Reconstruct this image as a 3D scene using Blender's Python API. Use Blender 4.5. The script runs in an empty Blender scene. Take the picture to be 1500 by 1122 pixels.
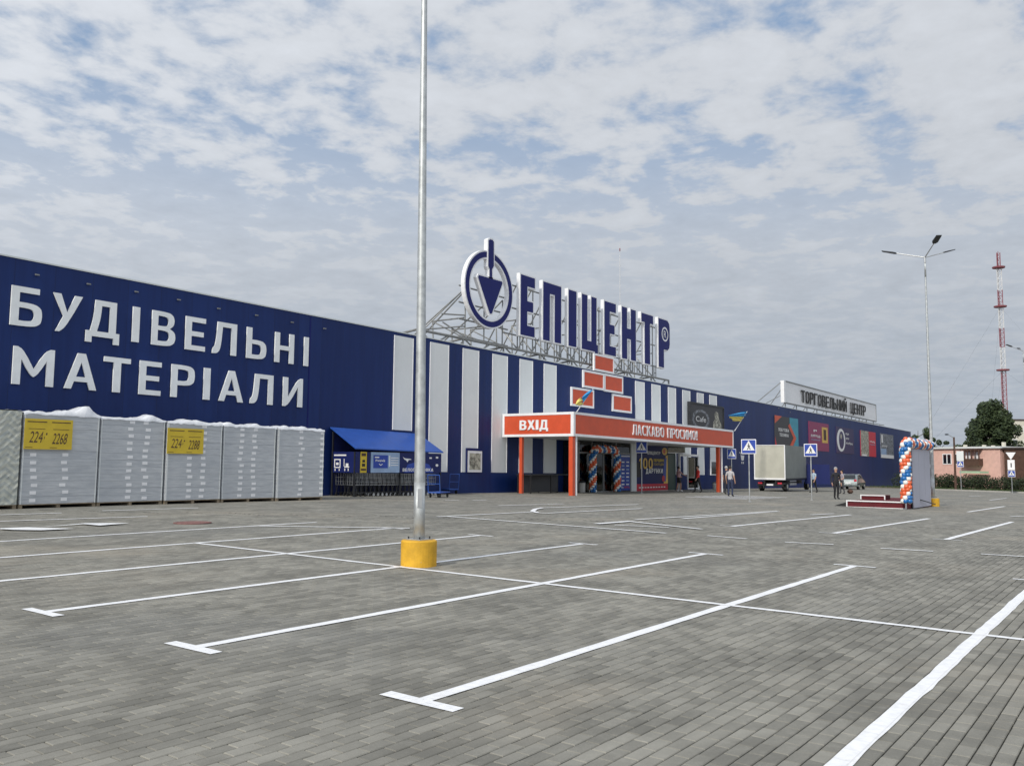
import bpy, bmesh, math, random
from mathutils import Vector, Matrix
random.seed(7)
scene = bpy.context.scene
COL = scene.collection

# ------------------------------------------------------------------ camera
CAM_H = 1.58
F_PX = 1285.0                      # focal length for a 1500 px wide frame
RT = ((0.59137278, 0.07976595, 0.80244353),      # rows: world X (along facade), Y (towards facade), Z
      (-0.80634851, 0.04743443, 0.58953545),
      (0.0089614, -0.99568437, 0.09237059))
cam_data = bpy.data.cameras.new('camera')
cam = bpy.data.objects.new('camera', cam_data)
COL.objects.link(cam)
right = Vector([RT[i][0] for i in range(3)]); down = Vector([RT[i][1] for i in range(3)]); fwd = Vector([RT[i][2] for i in range(3)])
M = Matrix((( right.x, -down.x, -fwd.x, 0), (right.y, -down.y, -fwd.y, 0), (right.z, -down.z, -fwd.z, CAM_H), (0, 0, 0, 1)))
cam.matrix_world = M
cam_data.sensor_width = 36; cam_data.sensor_fit = 'HORIZONTAL'
cam_data.lens = F_PX / 1500 * 36
cam_data.clip_start = 0.1; cam_data.clip_end = 3000
scene.camera = cam

# ------------------------------------------------------------------ sky, sun, exposure
SUN_DIR = Vector((-0.82, -0.05, 0.575)).normalized()       # towards the sun
world = bpy.data.worlds.new('World'); scene.world = world; world.use_nodes = True
nt = world.node_tree; N = nt.nodes; L = nt.links
for n in list(N): N.remove(n)
def node(tree, typ, **kw):
    n = tree.nodes.new(typ)
    for k, v in kw.items():
        if k == 'inp':
            for kk, vv in v.items(): n.inputs[kk].default_value = vv
        else: setattr(n, k, v)
    return n
def math_node(tree, op, a, b=None, c=None, clamp=False):
    n = tree.nodes.new('ShaderNodeMath'); n.operation = op; n.use_clamp = clamp
    for i, v in enumerate((a, b, c)):
        if v is None: continue
        if isinstance(v, (int, float)): n.inputs[i].default_value = v
        else: tree.links.new(v, n.inputs[i])
    return n.outputs[0]
def mixcol(tree, fac, a, b):
    n = tree.nodes.new('ShaderNodeMix'); n.data_type = 'RGBA'
    for sock, v in ((n.inputs[0], fac), (n.inputs[6], a), (n.inputs[7], b)):
        if isinstance(v, (int, float)): sock.default_value = v
        elif isinstance(v, (tuple, list)): sock.default_value = (*v, 1) if len(v) == 3 else v
        else: tree.links.new(v, sock)
    return n.outputs[2]
def smooth(tree, x, lo, hi):
    n = tree.nodes.new('ShaderNodeMapRange'); n.interpolation_type = 'SMOOTHSTEP'
    tree.links.new(x, n.inputs[0]); n.inputs[1].default_value = lo; n.inputs[2].default_value = hi
    return n.outputs[0]
out = node(nt, 'ShaderNodeOutputWorld'); bg = node(nt, 'ShaderNodeBackground')
sky = node(nt, 'ShaderNodeTexSky', sky_type='NISHITA', sun_disc=False)
sky.sun_elevation = math.asin(SUN_DIR.z); sky.sun_rotation = math.atan2(SUN_DIR.x, SUN_DIR.y)
sky.air_density = 1.0; sky.dust_density = 1.5; sky.ozone_density = 1.5
tc = node(nt, 'ShaderNodeTexCoord'); sep = node(nt, 'ShaderNodeSeparateXYZ'); L.new(tc.outputs['Generated'], sep.inputs[0])
zc = math_node(nt, 'ADD', math_node(nt, 'MAXIMUM', sep.outputs[2], 0.0), 0.10)
cx = math_node(nt, 'DIVIDE', sep.outputs[0], zc); cy = math_node(nt, 'DIVIDE', sep.outputs[1], zc)
comb = node(nt, 'ShaderNodeCombineXYZ'); L.new(cx, comb.inputs[0]); L.new(cy, comb.inputs[1])
def noise(tree, vec, scale, detail=5, rough=0.55, dist=0.0, lac=2.0):
    n = node(tree, 'ShaderNodeTexNoise', inp={'Scale': scale, 'Detail': detail, 'Roughness': rough, 'Distortion': dist, 'Lacunarity': lac})
    if vec is not None: tree.links.new(vec, n.inputs['Vector'])
    return n.outputs['Fac']
n_big = noise(nt, comb.outputs[0], 0.75, 3, 0.5)
n_mid = noise(nt, comb.outputs[0], 5.2, 8, 0.55, 0.30)
n_fine = noise(nt, comb.outputs[0], 15.0, 6, 0.6, 0.1)
cover = math_node(nt, 'ADD', math_node(nt, 'MULTIPLY', n_mid, 0.60), math_node(nt, 'ADD', math_node(nt, 'MULTIPLY', n_big, 0.36), math_node(nt, 'MULTIPLY', n_fine, 0.22)))
mask = smooth(nt, cover, 0.435, 0.63)
# low in the sky the sheet closes
lowfill = smooth(nt, sep.outputs[2], 0.46, 0.19)
mask = math_node(nt, 'MAXIMUM', mask, math_node(nt, 'MULTIPLY', lowfill, 0.93))
sd = node(nt, 'ShaderNodeVectorMath', operation='DOT_PRODUCT'); L.new(tc.outputs['Generated'], sd.inputs[0]); sd.inputs[1].default_value = SUN_DIR
glow = smooth(nt, sd.outputs['Value'], -0.75, 0.75)
shade = math_node(nt, 'ADD', 0.76, math_node(nt, 'ADD', math_node(nt, 'MULTIPLY', n_mid, 0.32), math_node(nt, 'MULTIPLY', n_fine, 0.18)))
shade = math_node(nt, 'MULTIPLY', shade, math_node(nt, 'ADD', 1.0, math_node(nt, 'MULTIPLY', glow, 0.45)))
cloudc = mixcol(nt, smooth(nt, sep.outputs[2], 0.02, 0.40), (0.410, 0.450, 0.505), (0.550, 0.578, 0.622))
cl = node(nt, 'ShaderNodeVectorMath', operation='SCALE'); L.new(cloudc, cl.inputs[0]); L.new(shade, cl.inputs['Scale'])
skys = node(nt, 'ShaderNodeVectorMath', operation='SCALE'); L.new(sky.outputs[0], skys.inputs[0]); skys.inputs['Scale'].default_value = 0.085
pale = mixcol(nt, 0.70, skys.outputs[0], (0.27, 0.41, 0.63))
L.new(mixcol(nt, mask, pale, cl.outputs[0]), bg.inputs[0]); bg.inputs[1].default_value = 1.0
L.new(bg.outputs[0], out.inputs[0])

sun_d = bpy.data.lights.new('sun', 'SUN'); sun_d.energy = 2.5; sun_d.angle = math.radians(5); sun_d.color = (1.0, 0.95, 0.86)
sun = bpy.data.objects.new('sun', sun_d); COL.objects.link(sun)
sun.rotation_euler = (-SUN_DIR).to_track_quat('-Z', 'Y').to_euler(); sun.location = (0, 0, 40)
scene.view_settings.view_transform = 'Standard'; scene.view_settings.look = 'None'
scene.view_settings.exposure = 0.08; scene.view_settings.gamma = 1.0; scene.view_settings.use_curve_mapping = False

# ------------------------------------------------------------------ geometry of the place
D = 29.0            # the shop front stands at Y = D
SH = 0.009          # the site and the building fall gently along X
def g(x, y):
    s = (min(x, 150) - 18) / 2.5
    sp = 2.5 * (math.log1p(math.exp(s)) if s < 30 else s)
    return 0.009 * max(-20, min(40, y)) - 0.0105 * sp
def ray(px, py):
    c = ((px - 750) / F_PX, (py - 561) / F_PX, 1.0)
    return Vector([sum(RT[i][k] * c[k] for k in range(3)) for i in range(3)])
def on_y(px, py, Y):                 # point of the vertical plane Y seen there
    d = ray(px, py); t = Y / d.y
    return Vector((d.x * t, Y, CAM_H + d.z * t))
def on_g(px, py):                    # point of the ground seen there
    d = ray(px, py); lo, hi = 1.0, 400.0
    for _ in range(60):
        m = (lo + hi) / 2
        if CAM_H + d.z * m > g(d.x * m, d.y * m): lo = m
        else: hi = m
    return Vector((d.x * lo, d.y * lo, g(d.x * lo, d.y * lo)))
def at_depth(px, py, dep):
    d = ray(px, py)
    return Vector((d.x * dep, d.y * dep, CAM_H + d.z * dep))

# ------------------------------------------------------------------ materials
MATS = {}
def mat(name, col, rough=0.55, metal=0.0, var=0.10, scale=2.5, bump=0.0, bscale=40, coat=0.0, spec=0.5, alpha=None):
    if name in MATS: return MATS[name]
    m = bpy.data.materials.new(name); m.use_nodes = True; t = m.node_tree
    p = t.nodes['Principled BSDF']
    p.inputs['Roughness'].default_value = rough; p.inputs['Metallic'].default_value = metal
    p.inputs['Coat Weight'].default_value = coat; p.inputs['Specular IOR Level'].default_value = spec
    geo = t.nodes.new('ShaderNodeNewGeometry')
    f = noise(t, geo.outputs['Position'], scale, 6, 0.6)
    lo = tuple(c * (1 - var) for c in col); hi = tuple(min(1, c * (1 + var)) for c in col)
    t.links.new(mixcol(t, smooth(t, f, 0.3, 0.7), lo, hi), p.inputs['Base Color'])
    rr = math_node(t, 'ADD', rough - 0.06, math_node(t, 'MULTIPLY', f, 0.12), clamp=True); t.links.new(rr, p.inputs['Roughness'])
    if bump:
        b = t.nodes.new('ShaderNodeBump'); b.inputs['Strength'].default_value = bump; b.inputs['Distance'].default_value = 0.02
        t.links.new(noise(t, geo.outputs['Position'], bscale, 4, 0.6), b.inputs['Height']); t.links.new(b.outputs[0], p.inputs['Normal'])
    MATS[name] = m
    return m
mat('navy_print', (0.010, 0.018, 0.105), 0.5, spec=.3, var=.05)
mat('light_cladding', (0.69, 0.72, 0.715), 0.5, var=.025, scale=.8)
mat('letter_grey', (0.87, 0.89, 0.89), 0.45, var=.04)
mat('white_paint', (0.80, 0.80, 0.79), 0.45, var=.05)
mat('white_plastic', (0.84, 0.84, 0.85), 0.35, var=.04)
mat('sign_navy', (0.005, 0.010, 0.125), 0.45, spec=.25, var=.06)
mat('red_panel', (0.62, 0.085, 0.030), 0.42, var=.06)
mat('black', (0.012, 0.012, 0.013), 0.5, var=.2)
mat('dark_metal', (0.035, 0.037, 0.042), 0.45, .4, var=.2)
mat('steel', (0.55, 0.56, 0.56), 0.42, .85, var=.12, bump=.05)
mat('galvanised', (0.50, 0.52, 0.52), 0.50, .60, var=.18, scale=6)
mat('truss_paint', (0.26, 0.265, 0.26), 0.5, .3, var=.15)
mat('yellow_paint', (0.72, 0.40, 0.025), 0.55, var=.12, scale=9, bump=.25, bscale=60)
mat('blue_roof', (0.022, 0.085, 0.37), 0.45, var=.08)
mat('blue_print', (0.02, 0.06, 0.36), 0.45, var=.06)
mat('pale_blue_print', (0.30, 0.42, 0.60), 0.5, var=.12)
mat('yellow_print', (0.66, 0.48, 0.035), 0.5, var=.06)
mat('gold_print', (0.70, 0.45, 0.08), 0.4, var=.15)
mat('red_print', (0.55, 0.025, 0.05), 0.5, var=.06)
mat('magenta_print', (0.27, 0.035, 0.11), 0.5, var=.08)
mat('teal_print', (0.05, 0.30, 0.40), 0.5, var=.1)
mat('charcoal_print', (0.045, 0.045, 0.05), 0.5, var=.1)
mat('violet_navy_print', (0.035, 0.025, 0.10), 0.5, var=.08)
mat('photo_print', (0.34, 0.33, 0.27), 0.5, var=.75, scale=5)
mat('photo_dark_print', (0.17, 0.18, 0.20), 0.5, var=.8, scale=4)
mat('wood', (0.24, 0.19, 0.13), 0.75, var=.25, scale=8)
mat('stage_red', (0.115, 0.010, 0.016), 0.85, var=.15, bump=.2)
mat('concrete', (0.40, 0.39, 0.36), 0.85, var=.15, bump=.2)
mat('rubber', (0.018, 0.018, 0.018), 0.8, var=.2)
mat('glass_dark', (0.012, 0.015, 0.018), 0.06, var=.1, spec=.8)
mat('tarp_light', (0.47, 0.46, 0.39), 0.6, var=.08, scale=1.2, bump=.5, bscale=1.6)
mat('tarp_grey', (0.22, 0.235, 0.22), 0.6, var=.10, scale=1.2, bump=.5, bscale=1.6)
mat('car_silver', (0.30, 0.34, 0.34), 0.25, .6, var=.05, coat=.6)
mat('manhole_red', (0.21, 0.10, 0.088), 0.7, var=.2, scale=12, bump=.3)
mat('bark', (0.09, 0.075, 0.06), 0.9, var=.3, scale=10, bump=.4)
mat('pink_render', (0.70, 0.44, 0.37), 0.85, var=.07)
mat('brown_wood', (0.085, 0.045, 0.03), 0.7, var=.2)
mat('cream_render', (0.60, 0.57, 0.48), 0.85, var=.06)
mat('mint_paint', (0.40, 0.55, 0.37), 0.7, var=.06)
mat('roof_dark', (0.07, 0.055, 0.05), 0.85, var=.2)
mat('mast_red', (0.25, 0.07, 0.085), 0.6, var=.1)  # red dulled so the paint itself carries the distance haze
mat('mast_white', (0.62, 0.62, 0.62), 0.6, var=.1)
mat('flag_blue', (0.03, 0.30, 0.62), 0.7, var=.05)
mat('flag_yellow', (0.80, 0.66, 0.16), 0.7, var=.05)
mat('balloon_orange', (0.72, 0.13, 0.045), 0.28, var=.05, spec=.6)
mat('balloon_white', (0.82, 0.81, 0.76), 0.28, var=.04, spec=.6)
mat('balloon_blue', (0.015, 0.14, 0.40), 0.28, var=.05, spec=.6)
mat('cloth_backdrop', (0.50, 0.50, 0.57), 0.7, var=.05, scale=1.0, bump=.3, bscale=3)
mat('film_white', (0.80, 0.82, 0.86), 0.25, var=.06, bump=.6, bscale=14)
mat('green_door', (0.012, 0.045, 0.038), 0.4, var=.1)
mat('skin', (0.46, 0.27, 0.19), 0.6, var=.06)
mat('hair_dark', (0.025, 0.018, 0.014), 0.7, var=.2)
mat('hair_grey', (0.36, 0.36, 0.36), 0.7, var=.2)
mat('orange_lamp', (0.6, 0.2, 0.03), 0.4)

def chipped(name, col, under):
    m = bpy.data.materials.new(name); m.use_nodes = True; t = m.node_tree; MATS[name] = m
    p = t.nodes['Principled BSDF']; geo = t.nodes.new('ShaderNodeNewGeometry')
    a = noise(t, geo.outputs['Position'], 5, 6, 0.65); b2 = noise(t, geo.outputs['Position'], 24, 6, 0.7)
    c = mixcol(t, smooth(t, a, 0.3, 0.7), tuple(v * .82 for v in col), tuple(min(1, v * 1.1) for v in col))
    c = mixcol(t, smooth(t, b2, 0.66, 0.70), c, under); c = mixcol(t, math_node(t, 'MULTIPLY', smooth(t, a, 0.58, 0.75), 0.30), c, (0.22, 0.17, 0.10))
    t.links.new(c, p.inputs['Base Color']); p.inputs['Roughness'].default_value = 0.7
    bb = t.nodes.new('ShaderNodeBump'); bb.inputs['Strength'].default_value = 0.6; bb.inputs['Distance'].default_value = 0.01
    t.links.new(b2, bb.inputs['Height']); t.links.new(bb.outputs[0], p.inputs['Normal'])
chipped('yellow_base', (0.72, 0.40, 0.025), (0.42, 0.38, 0.30))
mat('stripe_white', (0.80, 0.82, 0.815), 0.5, var=.025, scale=.8)
def special(name):
    m = bpy.data.materials.new(name); m.use_nodes = True; MATS[name] = m
    t = m.node_tree; return m, t, t.nodes['Principled BSDF'], t.nodes.new('ShaderNodeNewGeometry')
# glass panes: thin clear sheet that mirrors the sky at grazing angles
m, t, p, geo = special('pane_glass')
tr = t.nodes.new('ShaderNodeBsdfTransparent'); tr.inputs[0].default_value = (0.55, 0.60, 0.60, 1)
gl = t.nodes.new('ShaderNodeBsdfGlossy'); gl.inputs['Roughness'].default_value = 0.03
fr = t.nodes.new('ShaderNodeFresnel'); fr.inputs[0].default_value = 1.5
mx = t.nodes.new('ShaderNodeMixShader'); t.links.new(fr.outputs[0], mx.inputs[0]); t.links.new(tr.outputs[0], mx.inputs[1]); t.links.new(gl.outputs[0], mx.inputs[2])
t.links.new(mx.outputs[0], t.nodes['Material Output'].inputs[0])
# navy cladding with faint panel joints every 1.275 m and rain streaks
m, t, p, geo = special('navy_cladding')
sx = t.nodes.new('ShaderNodeSeparateXYZ'); t.links.new(geo.outputs['Position'], sx.inputs[0])
fx = math_node(t, 'FRACT', math_node(t, 'DIVIDE', sx.outputs[0], 1.275))
joint = smooth(t, math_node(t, 'ABSOLUTE', math_node(t, 'SUBTRACT', fx, 0.5)), 0.490, 0.499)
cellid = math_node(t, 'FLOOR', math_node(t, 'DIVIDE', sx.outputs[0], 1.275))
wn = t.nodes.new('ShaderNodeTexWhiteNoise'); wn.noise_dimensions = '1D'; t.links.new(cellid, wn.inputs['W'])
mp = t.nodes.new('ShaderNodeMapping'); mp.inputs['Scale'].default_value = (2.2, 2.2, 0.12); t.links.new(geo.outputs['Position'], mp.inputs[0])
streak = noise(t, mp.outputs[0], 2.0, 6, 0.6)
tone = math_node(t, 'ADD', math_node(t, 'MULTIPLY', wn.outputs['Value'], 0.25), math_node(t, 'MULTIPLY', streak, 0.75))
base = mixcol(t, smooth(t, tone, 0.25, 0.75), (0.0038, 0.0190, 0.106), (0.0066, 0.0280, 0.142))
base = mixcol(t, math_node(t, 'MULTIPLY', joint, 0.7), base, (0.003, 0.009, 0.045))
t.links.new(base, p.inputs['Base Color']); p.inputs['Roughness'].default_value = 0.45; p.inputs['Specular IOR Level'].default_value = 0.3
b = t.nodes.new('ShaderNodeBump'); b.inputs['Strength'].default_value = 0.25; b.inputs['Distance'].default_value = 0.01; b.invert = True
t.links.new(joint, b.inputs['Height']); t.links.new(b.outputs[0], p.inputs['Normal'])
# concrete pavers, 200 x 100 mm running bond (rows along X)
PX, PY = 0.2, 0.1
def paver_nodes(t, geo):
    s = t.nodes.new('ShaderNodeSeparateXYZ'); t.links.new(geo.outputs['Position'], s.inputs[0])
    ry = math_node(t, 'DIVIDE', s.outputs[1], PY); row = math_node(t, 'FLOOR', ry)
    off = math_node(t, 'MULTIPLY', math_node(t, 'FLOORED_MODULO', row, 2.0), 0.5)
    rx = math_node(t, 'ADD', math_node(t, 'DIVIDE', s.outputs[0], PX), off); cell = math_node(t, 'FLOOR', rx)
    c = t.nodes.new('ShaderNodeCombineXYZ'); t.links.new(cell, c.inputs[0]); t.links.new(row, c.inputs[1])
    w = t.nodes.new('ShaderNodeTexWhiteNoise'); w.noise_dimensions = '2D'; t.links.new(c.outputs[0], w.inputs['Vector'])
    dx = math_node(t, 'ABSOLUTE', math_node(t, 'SUBTRACT', math_node(t, 'FRACT', rx), 0.5))
    dy = math_node(t, 'ABSOLUTE', math_node(t, 'SUBTRACT', math_node(t, 'FRACT', ry), 0.5))
    jt = math_node(t, 'MAXIMUM', smooth(t, dx, 0.478, 0.492), smooth(t, dy, 0.455, 0.485))
    return s, w.outputs['Value'], jt
def paving(name, far):
    m, t, p, geo = special(name)
    s, rnd, jt = paver_nodes(t, geo)
    big = noise(t, geo.outputs['Position'], 0.22, 4, 0.6, 0.4); med = noise(t, geo.outputs['Position'], 1.1, 6, 0.65, 0.3)
    mp = t.nodes.new('ShaderNodeMapping'); mp.inputs['Scale'].default_value = (0.35, 1.6, 1); t.links.new(geo.outputs['Position'], mp.inputs[0])
    drag = noise(t, mp.outputs[0], 0.9, 5, 0.6)
    fine = noise(t, geo.outputs['Position'], 95, 3, 0.7)
    v = math_node(t, 'ADD', math_node(t, 'MULTIPLY', rnd, 0.15), math_node(t, 'MULTIPLY', med, 0.46))
    v = math_node(t, 'ADD', v, math_node(t, 'ADD', math_node(t, 'MULTIPLY', drag, 0.26), math_node(t, 'MULTIPLY', fine, 0.16)))
    c = mixcol(t, smooth(t, v, 0.35, 0.78), (0.150, 0.145, 0.126), (0.340, 0.327, 0.284))
    c = mixcol(t, math_node(t, 'MULTIPLY', smooth(t, big, 0.52, 0.72), 0.45), c, (0.37, 0.328, 0.262))      # sandy patches
    c = mixcol(t, math_node(t, 'MULTIPLY', smooth(t, big, 0.46, 0.28), 0.40), c, (0.185, 0.187, 0.180))     # damp-grey patches
    spot = noise(t, geo.outputs['Position'], 0.75, 7, 0.7, 0.6)
    c = mixcol(t, math_node(t, 'MULTIPLY', smooth(t, spot, 0.66, 0.76), 0.55), c, (0.43, 0.41, 0.36))
    oil = noise(t, geo.outputs['Position'], 2.3, 3, 0.5)
    c = mixcol(t, math_node(t, 'MULTIPLY', smooth(t, oil, 0.70, 0.78), 0.45), c, (0.07, 0.068, 0.06))
    blotch = noise(t, geo.outputs['Position'], 5.5, 6, 0.75)
    c = mixcol(t, math_node(t, 'MULTIPLY', smooth(t, blotch, 0.50, 0.80), 0.35), c, (0.40, 0.385, 0.34))
    if far: c = mixcol(t, math_node(t, 'MULTIPLY', jt, 0.60), c, (0.09, 0.085, 0.07))
    t.links.new(c, p.inputs['Base Color']); p.inputs['Roughness'].default_value = 0.82; p.inputs['Specular IOR Level'].default_value = 0.35
    b = t.nodes.new('ShaderNodeBump'); b.inputs['Strength'].default_value = 0.35; b.inputs['Distance'].default_value = 0.003
    t.links.new(fine, b.inputs['Height']); t.links.new(b.outputs[0], p.inputs['Normal'])
    return m
paving('paver_concrete', False); paving('paving_far', True)
mat('joint_sand', (0.065, 0.058, 0.046), 0.95, var=.3, scale=6)
# road paint lying over the pavers: joints read through it
m, t, p, geo = special('road_paint')
s, rnd, jt = paver_nodes(t, geo)
wear = noise(t, geo.outputs['Position'], 14, 6, 0.7)
c = mixcol(t, smooth(t, wear, 0.25, 0.65), (0.76, 0.77, 0.78), (0.90, 0.90, 0.91))
c = mixcol(t, math_node(t, 'MULTIPLY', jt, 0.30), c, (0.50, 0.51, 0.53))
grime = noise(t, geo.outputs['Position'], 3.1, 7, 0.75)
c = mixcol(t, math_node(t, 'MULTIPLY', smooth(t, grime, 0.56, 0.74), 0.38), c, (0.42, 0.40, 0.36))
chip = noise(t, geo.outputs['Position'], 42, 4, 0.7)
c = mixcol(t, math_node(t, 'MULTIPLY', smooth(t, chip, 0.66, 0.72), 0.6), c, (0.30, 0.29, 0.26))
t.links.new(c, p.inputs['Base Color']); p.inputs['Roughness'].default_value = 0.6
b = t.nodes.new('ShaderNodeBump'); b.inputs['Strength'].default_value = 0.5; b.inputs['Distance'].default_value = 0.003; b.invert = True
t.links.new(jt, b.inputs['Height']); t.links.new(b.outputs[0], p.inputs['Normal'])
# wrapped building blocks: grey with faint bands
def wrap_mat(name, a, bcol):
    m, t, p, geo = special(name)
    mp = t.nodes.new('ShaderNodeMapping'); mp.inputs['Scale'].default_value = (1.2, 1.2, 9); t.links.new(geo.outputs['Position'], mp.inputs[0])
    f = noise(t, mp.outputs[0], 1.6, 5, 0.6); f2 = noise(t, geo.outputs['Position'], 3.0, 4, 0.6)
    c = mixcol(t, smooth(t, f, 0.3, 0.7), a, bcol)
    t.links.new(c, p.inputs['Base Color']); p.inputs['Roughness'].default_value = 0.28; p.inputs['Coat Weight'].default_value = 0.4
    b = t.nodes.new('ShaderNodeBump'); b.inputs['Strength'].default_value = 0.5; b.inputs['Distance'].default_value = 0.02
    t.links.new(math_node(t, 'ADD', f, f2), b.inputs['Height']); t.links.new(b.outputs[0], p.inputs['Normal'])
wrap_mat('wrapped_block', (0.43, 0.455, 0.485), (0.54, 0.56, 0.58))
m, t, p, geo = special('foil_chevron')
sx = t.nodes.new('ShaderNodeSeparateXYZ'); t.links.new(geo.outputs['Position'], sx.inputs[0])
zig = math_node(t, 'ABSOLUTE', math_node(t, 'SUBTRACT', math_node(t, 'FRACT', math_node(t, 'MULTIPLY', sx.outputs[0], 1.9)), 0.5))
ch = math_node(t, 'FRACT', math_node(t, 'ADD', math_node(t, 'MULTIPLY', sx.outputs[2], 5.0), math_node(t, 'MULTIPLY', zig, 2.2)))
f2 = noise(t, geo.outputs['Position'], 5, 5, 0.65)
c = mixcol(t, math_node(t, 'MULTIPLY', smooth(t, ch, 0.35, 0.65), f2), (0.54, 0.55, 0.48), (0.30, 0.34, 0.35))
t.links.new(c, p.inputs['Base Color']); p.inputs['Roughness'].default_value = 0.35
# foliage: each leaf its own green
def leaf_mat(name, a, bcol):
    m, t, p, geo = special(name)
    c = mixcol(t, geo.outputs['Random Per Island'], a, bcol); t.links.new(c, p.inputs['Base Color'])
    p.inputs['Roughness'].default_value = 0.6; p.inputs['Specular IOR Level'].default_value = 0.3
leaf_mat('leaf_dark', (0.016, 0.028, 0.014), (0.065, 0.09, 0.038))
leaf_mat('leaf_mid', (0.02, 0.04, 0.014), (0.07, 0.10, 0.035))
leaf_mat('leaf_hedge', (0.010, 0.018, 0.008), (0.04, 0.055, 0.020))

# ------------------------------------------------------------------ mesh helpers
def link(o, parent=None):
    COL.objects.link(o)
    if parent is not None: o.parent = parent
    return o
class MB:
    def __init__(s): s.v = []; s.f = []; s.m = []; s.cur = 0
    def add(s, vs, fs, mi=None):
        b = len(s.v); s.v += [tuple(v) for v in vs]; s.f += [tuple(i + b for i in f) for f in fs]
        s.m += [s.cur if mi is None else mi] * len(fs); return s
    def box(s, x0, x1, y0, y1, z0, z1, bev=0.0, mi=None):
        if x0 > x1: x0, x1 = x1, x0
        if y0 > y1: y0, y1 = y1, y0
        if z0 > z1: z0, z1 = z1, z0
        if bev <= 0:
            v = [(x, y, z) for z in (z0, z1) for y in (y0, y1) for x in (x0, x1)]
            return s.add(v, [(0, 2, 3, 1), (4, 5, 7, 6), (0, 1, 5, 4), (2, 6, 7, 3), (0, 4, 6, 2), (1, 3, 7, 5)], mi)
        bm = bmesh.new(); bmesh.ops.create_cube(bm, size=1)
        for v in bm.verts: v.co = Vector(((x0 + x1) / 2 + v.co.x * (x1 - x0), (y0 + y1) / 2 + v.co.y * (y1 - y0), (z0 + z1) / 2 + v.co.z * (z1 - z0)))
        bmesh.ops.bevel(bm, geom=bm.edges[:], offset=min(bev, .49 * min(x1 - x0, y1 - y0, z1 - z0)), segments=2, affect='EDGES', profile=.6)
        bm.verts.index_update(); s.add([v.co[:] for v in bm.verts], [[q.index for q in f.verts] for f in bm.faces], mi); bm.free(); return s
    def quad(s, a, b, c, d, mi=None): return s.add([a, b, c, d], [(0, 1, 2, 3)], mi)
    def tube(s, a, b, r, r2=None, n=8, cap=True, mi=None):
        a = Vector(a); b = Vector(b); r2 = r if r2 is None else r2
        d = (b - a).normalized(); u = d.orthogonal().normalized(); w = d.cross(u)
        vs = []
        for p, rr in ((a, r), (b, r2)):
            for i in range(n):
                an = 2 * math.pi * i / n; vs.append(p + (u * math.cos(an) + w * math.sin(an)) * rr)
        fs = [(i, (i + 1) % n, n + (i + 1) % n, n + i) for i in range(n)]
        if cap: fs += [tuple(range(n - 1, -1, -1)), tuple(range(n, 2 * n))]
        return s.add(vs, fs, mi)
    def lathe(s, prof, c=(0, 0, 0), n=24, mi=None):
        vs = []; fs = []
        for r, z in prof:
            for i in range(n):
                a = 2 * math.pi * i / n; vs.append((c[0] + r * math.cos(a), c[1] + r * math.sin(a), c[2] + z))
        for k in range(len(prof) - 1):
            for i in range(n): fs.append((k * n + i, k * n + (i + 1) % n, (k + 1) * n + (i + 1) % n, (k + 1) * n + i))
        fs.append(tuple(range(n - 1, -1, -1))); fs.append(tuple(range((len(prof) - 1) * n, len(prof) * n)))
        return s.add(vs, fs, mi)
    def ball(s, c, r, seg=10, rings=6, sz=1.0, mi=None):
        vs = [(c[0], c[1], c[2] - r * sz)]; fs = []
        for k in range(1, rings):
            a = -math.pi / 2 + math.pi * k / rings
            for i in range(seg):
                b = 2 * math.pi * i / seg; vs.append((c[0] + r * math.cos(a) * math.cos(b), c[1] + r * math.cos(a) * math.sin(b), c[2] + r * sz * math.sin(a)))
        vs.append((c[0], c[1], c[2] + r * sz)); top = len(vs) - 1
        for i in range(seg): fs.append((0, 1 + (i + 1) % seg, 1 + i))
        for k in range(rings - 2):
            for i in range(seg):
                p0 = 1 + k * seg + i; p1 = 1 + k * seg + (i + 1) % seg; fs.append((p0, p1, p1 + seg, p0 + seg))
        base = 1 + (rings - 2) * seg
        for i in range(seg): fs.append((base + i, base + (i + 1) % seg, top))
        return s.add(vs, fs, mi)
    def prism(s, pts, o, r, u, depth, mi=None):       # outline (x,y) in the plane o + x r + y u, thickened by depth against r x u
        o = Vector(o); r = Vector(r); u = Vector(u); nn = r.cross(u).normalized(); n = len(pts)
        fr = [o + r * x + u * y for x, y in pts]; bk = [p - nn * depth for p in fr]
        fs = [tuple(range(n)), tuple(range(2 * n - 1, n - 1, -1))] + [(n + i, n + (i + 1) % n, (i + 1) % n, i) for i in range(n)]
        return s.add(fr + bk, fs, mi)
    def build(s, name, mats, parent=None, off=None, smooth_=False, shear=False):
        me = bpy.data.meshes.new(name)
        vs = s.v
        if shear: vs = [(x, y, z - SH * x) for x, y, z in vs]
        if off is not None: vs = [(x - off[0], y - off[1], z - off[2]) for x, y, z in vs]
        me.from_pydata(vs, [], s.f)
        if isinstance(mats, str): mats = [mats]
        for k in mats: me.materials.append(MATS[k])
        if len(mats) > 1: me.polygons.foreach_set('material_index', s.m)
        if smooth_: me.polygons.foreach_set('use_smooth', [True] * len(s.f))
        me.validate(); me.update()
        o = bpy.data.objects.new(name, me)
        return link(o, parent)
def sh(p): return Vector((p[0], p[1], p[2] - SH * p[0]))      # building height -> world height
def zb(p): return p[2] + SH * p[0]                            # world point -> building height
def thing(name, loc, label, cat, group=None, rz=0.0):
    o = bpy.data.objects.new(name, None); o.location = loc; o.rotation_euler = (0, 0, rz); o.empty_display_size = .3
    link(o); o['label'] = label; o['category'] = cat
    if group: o['group'] = group
    return o
def tag(o, label, cat, group=None):
    o['label'] = label; o['category'] = cat
    if group: o['group'] = group
    return o
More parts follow.
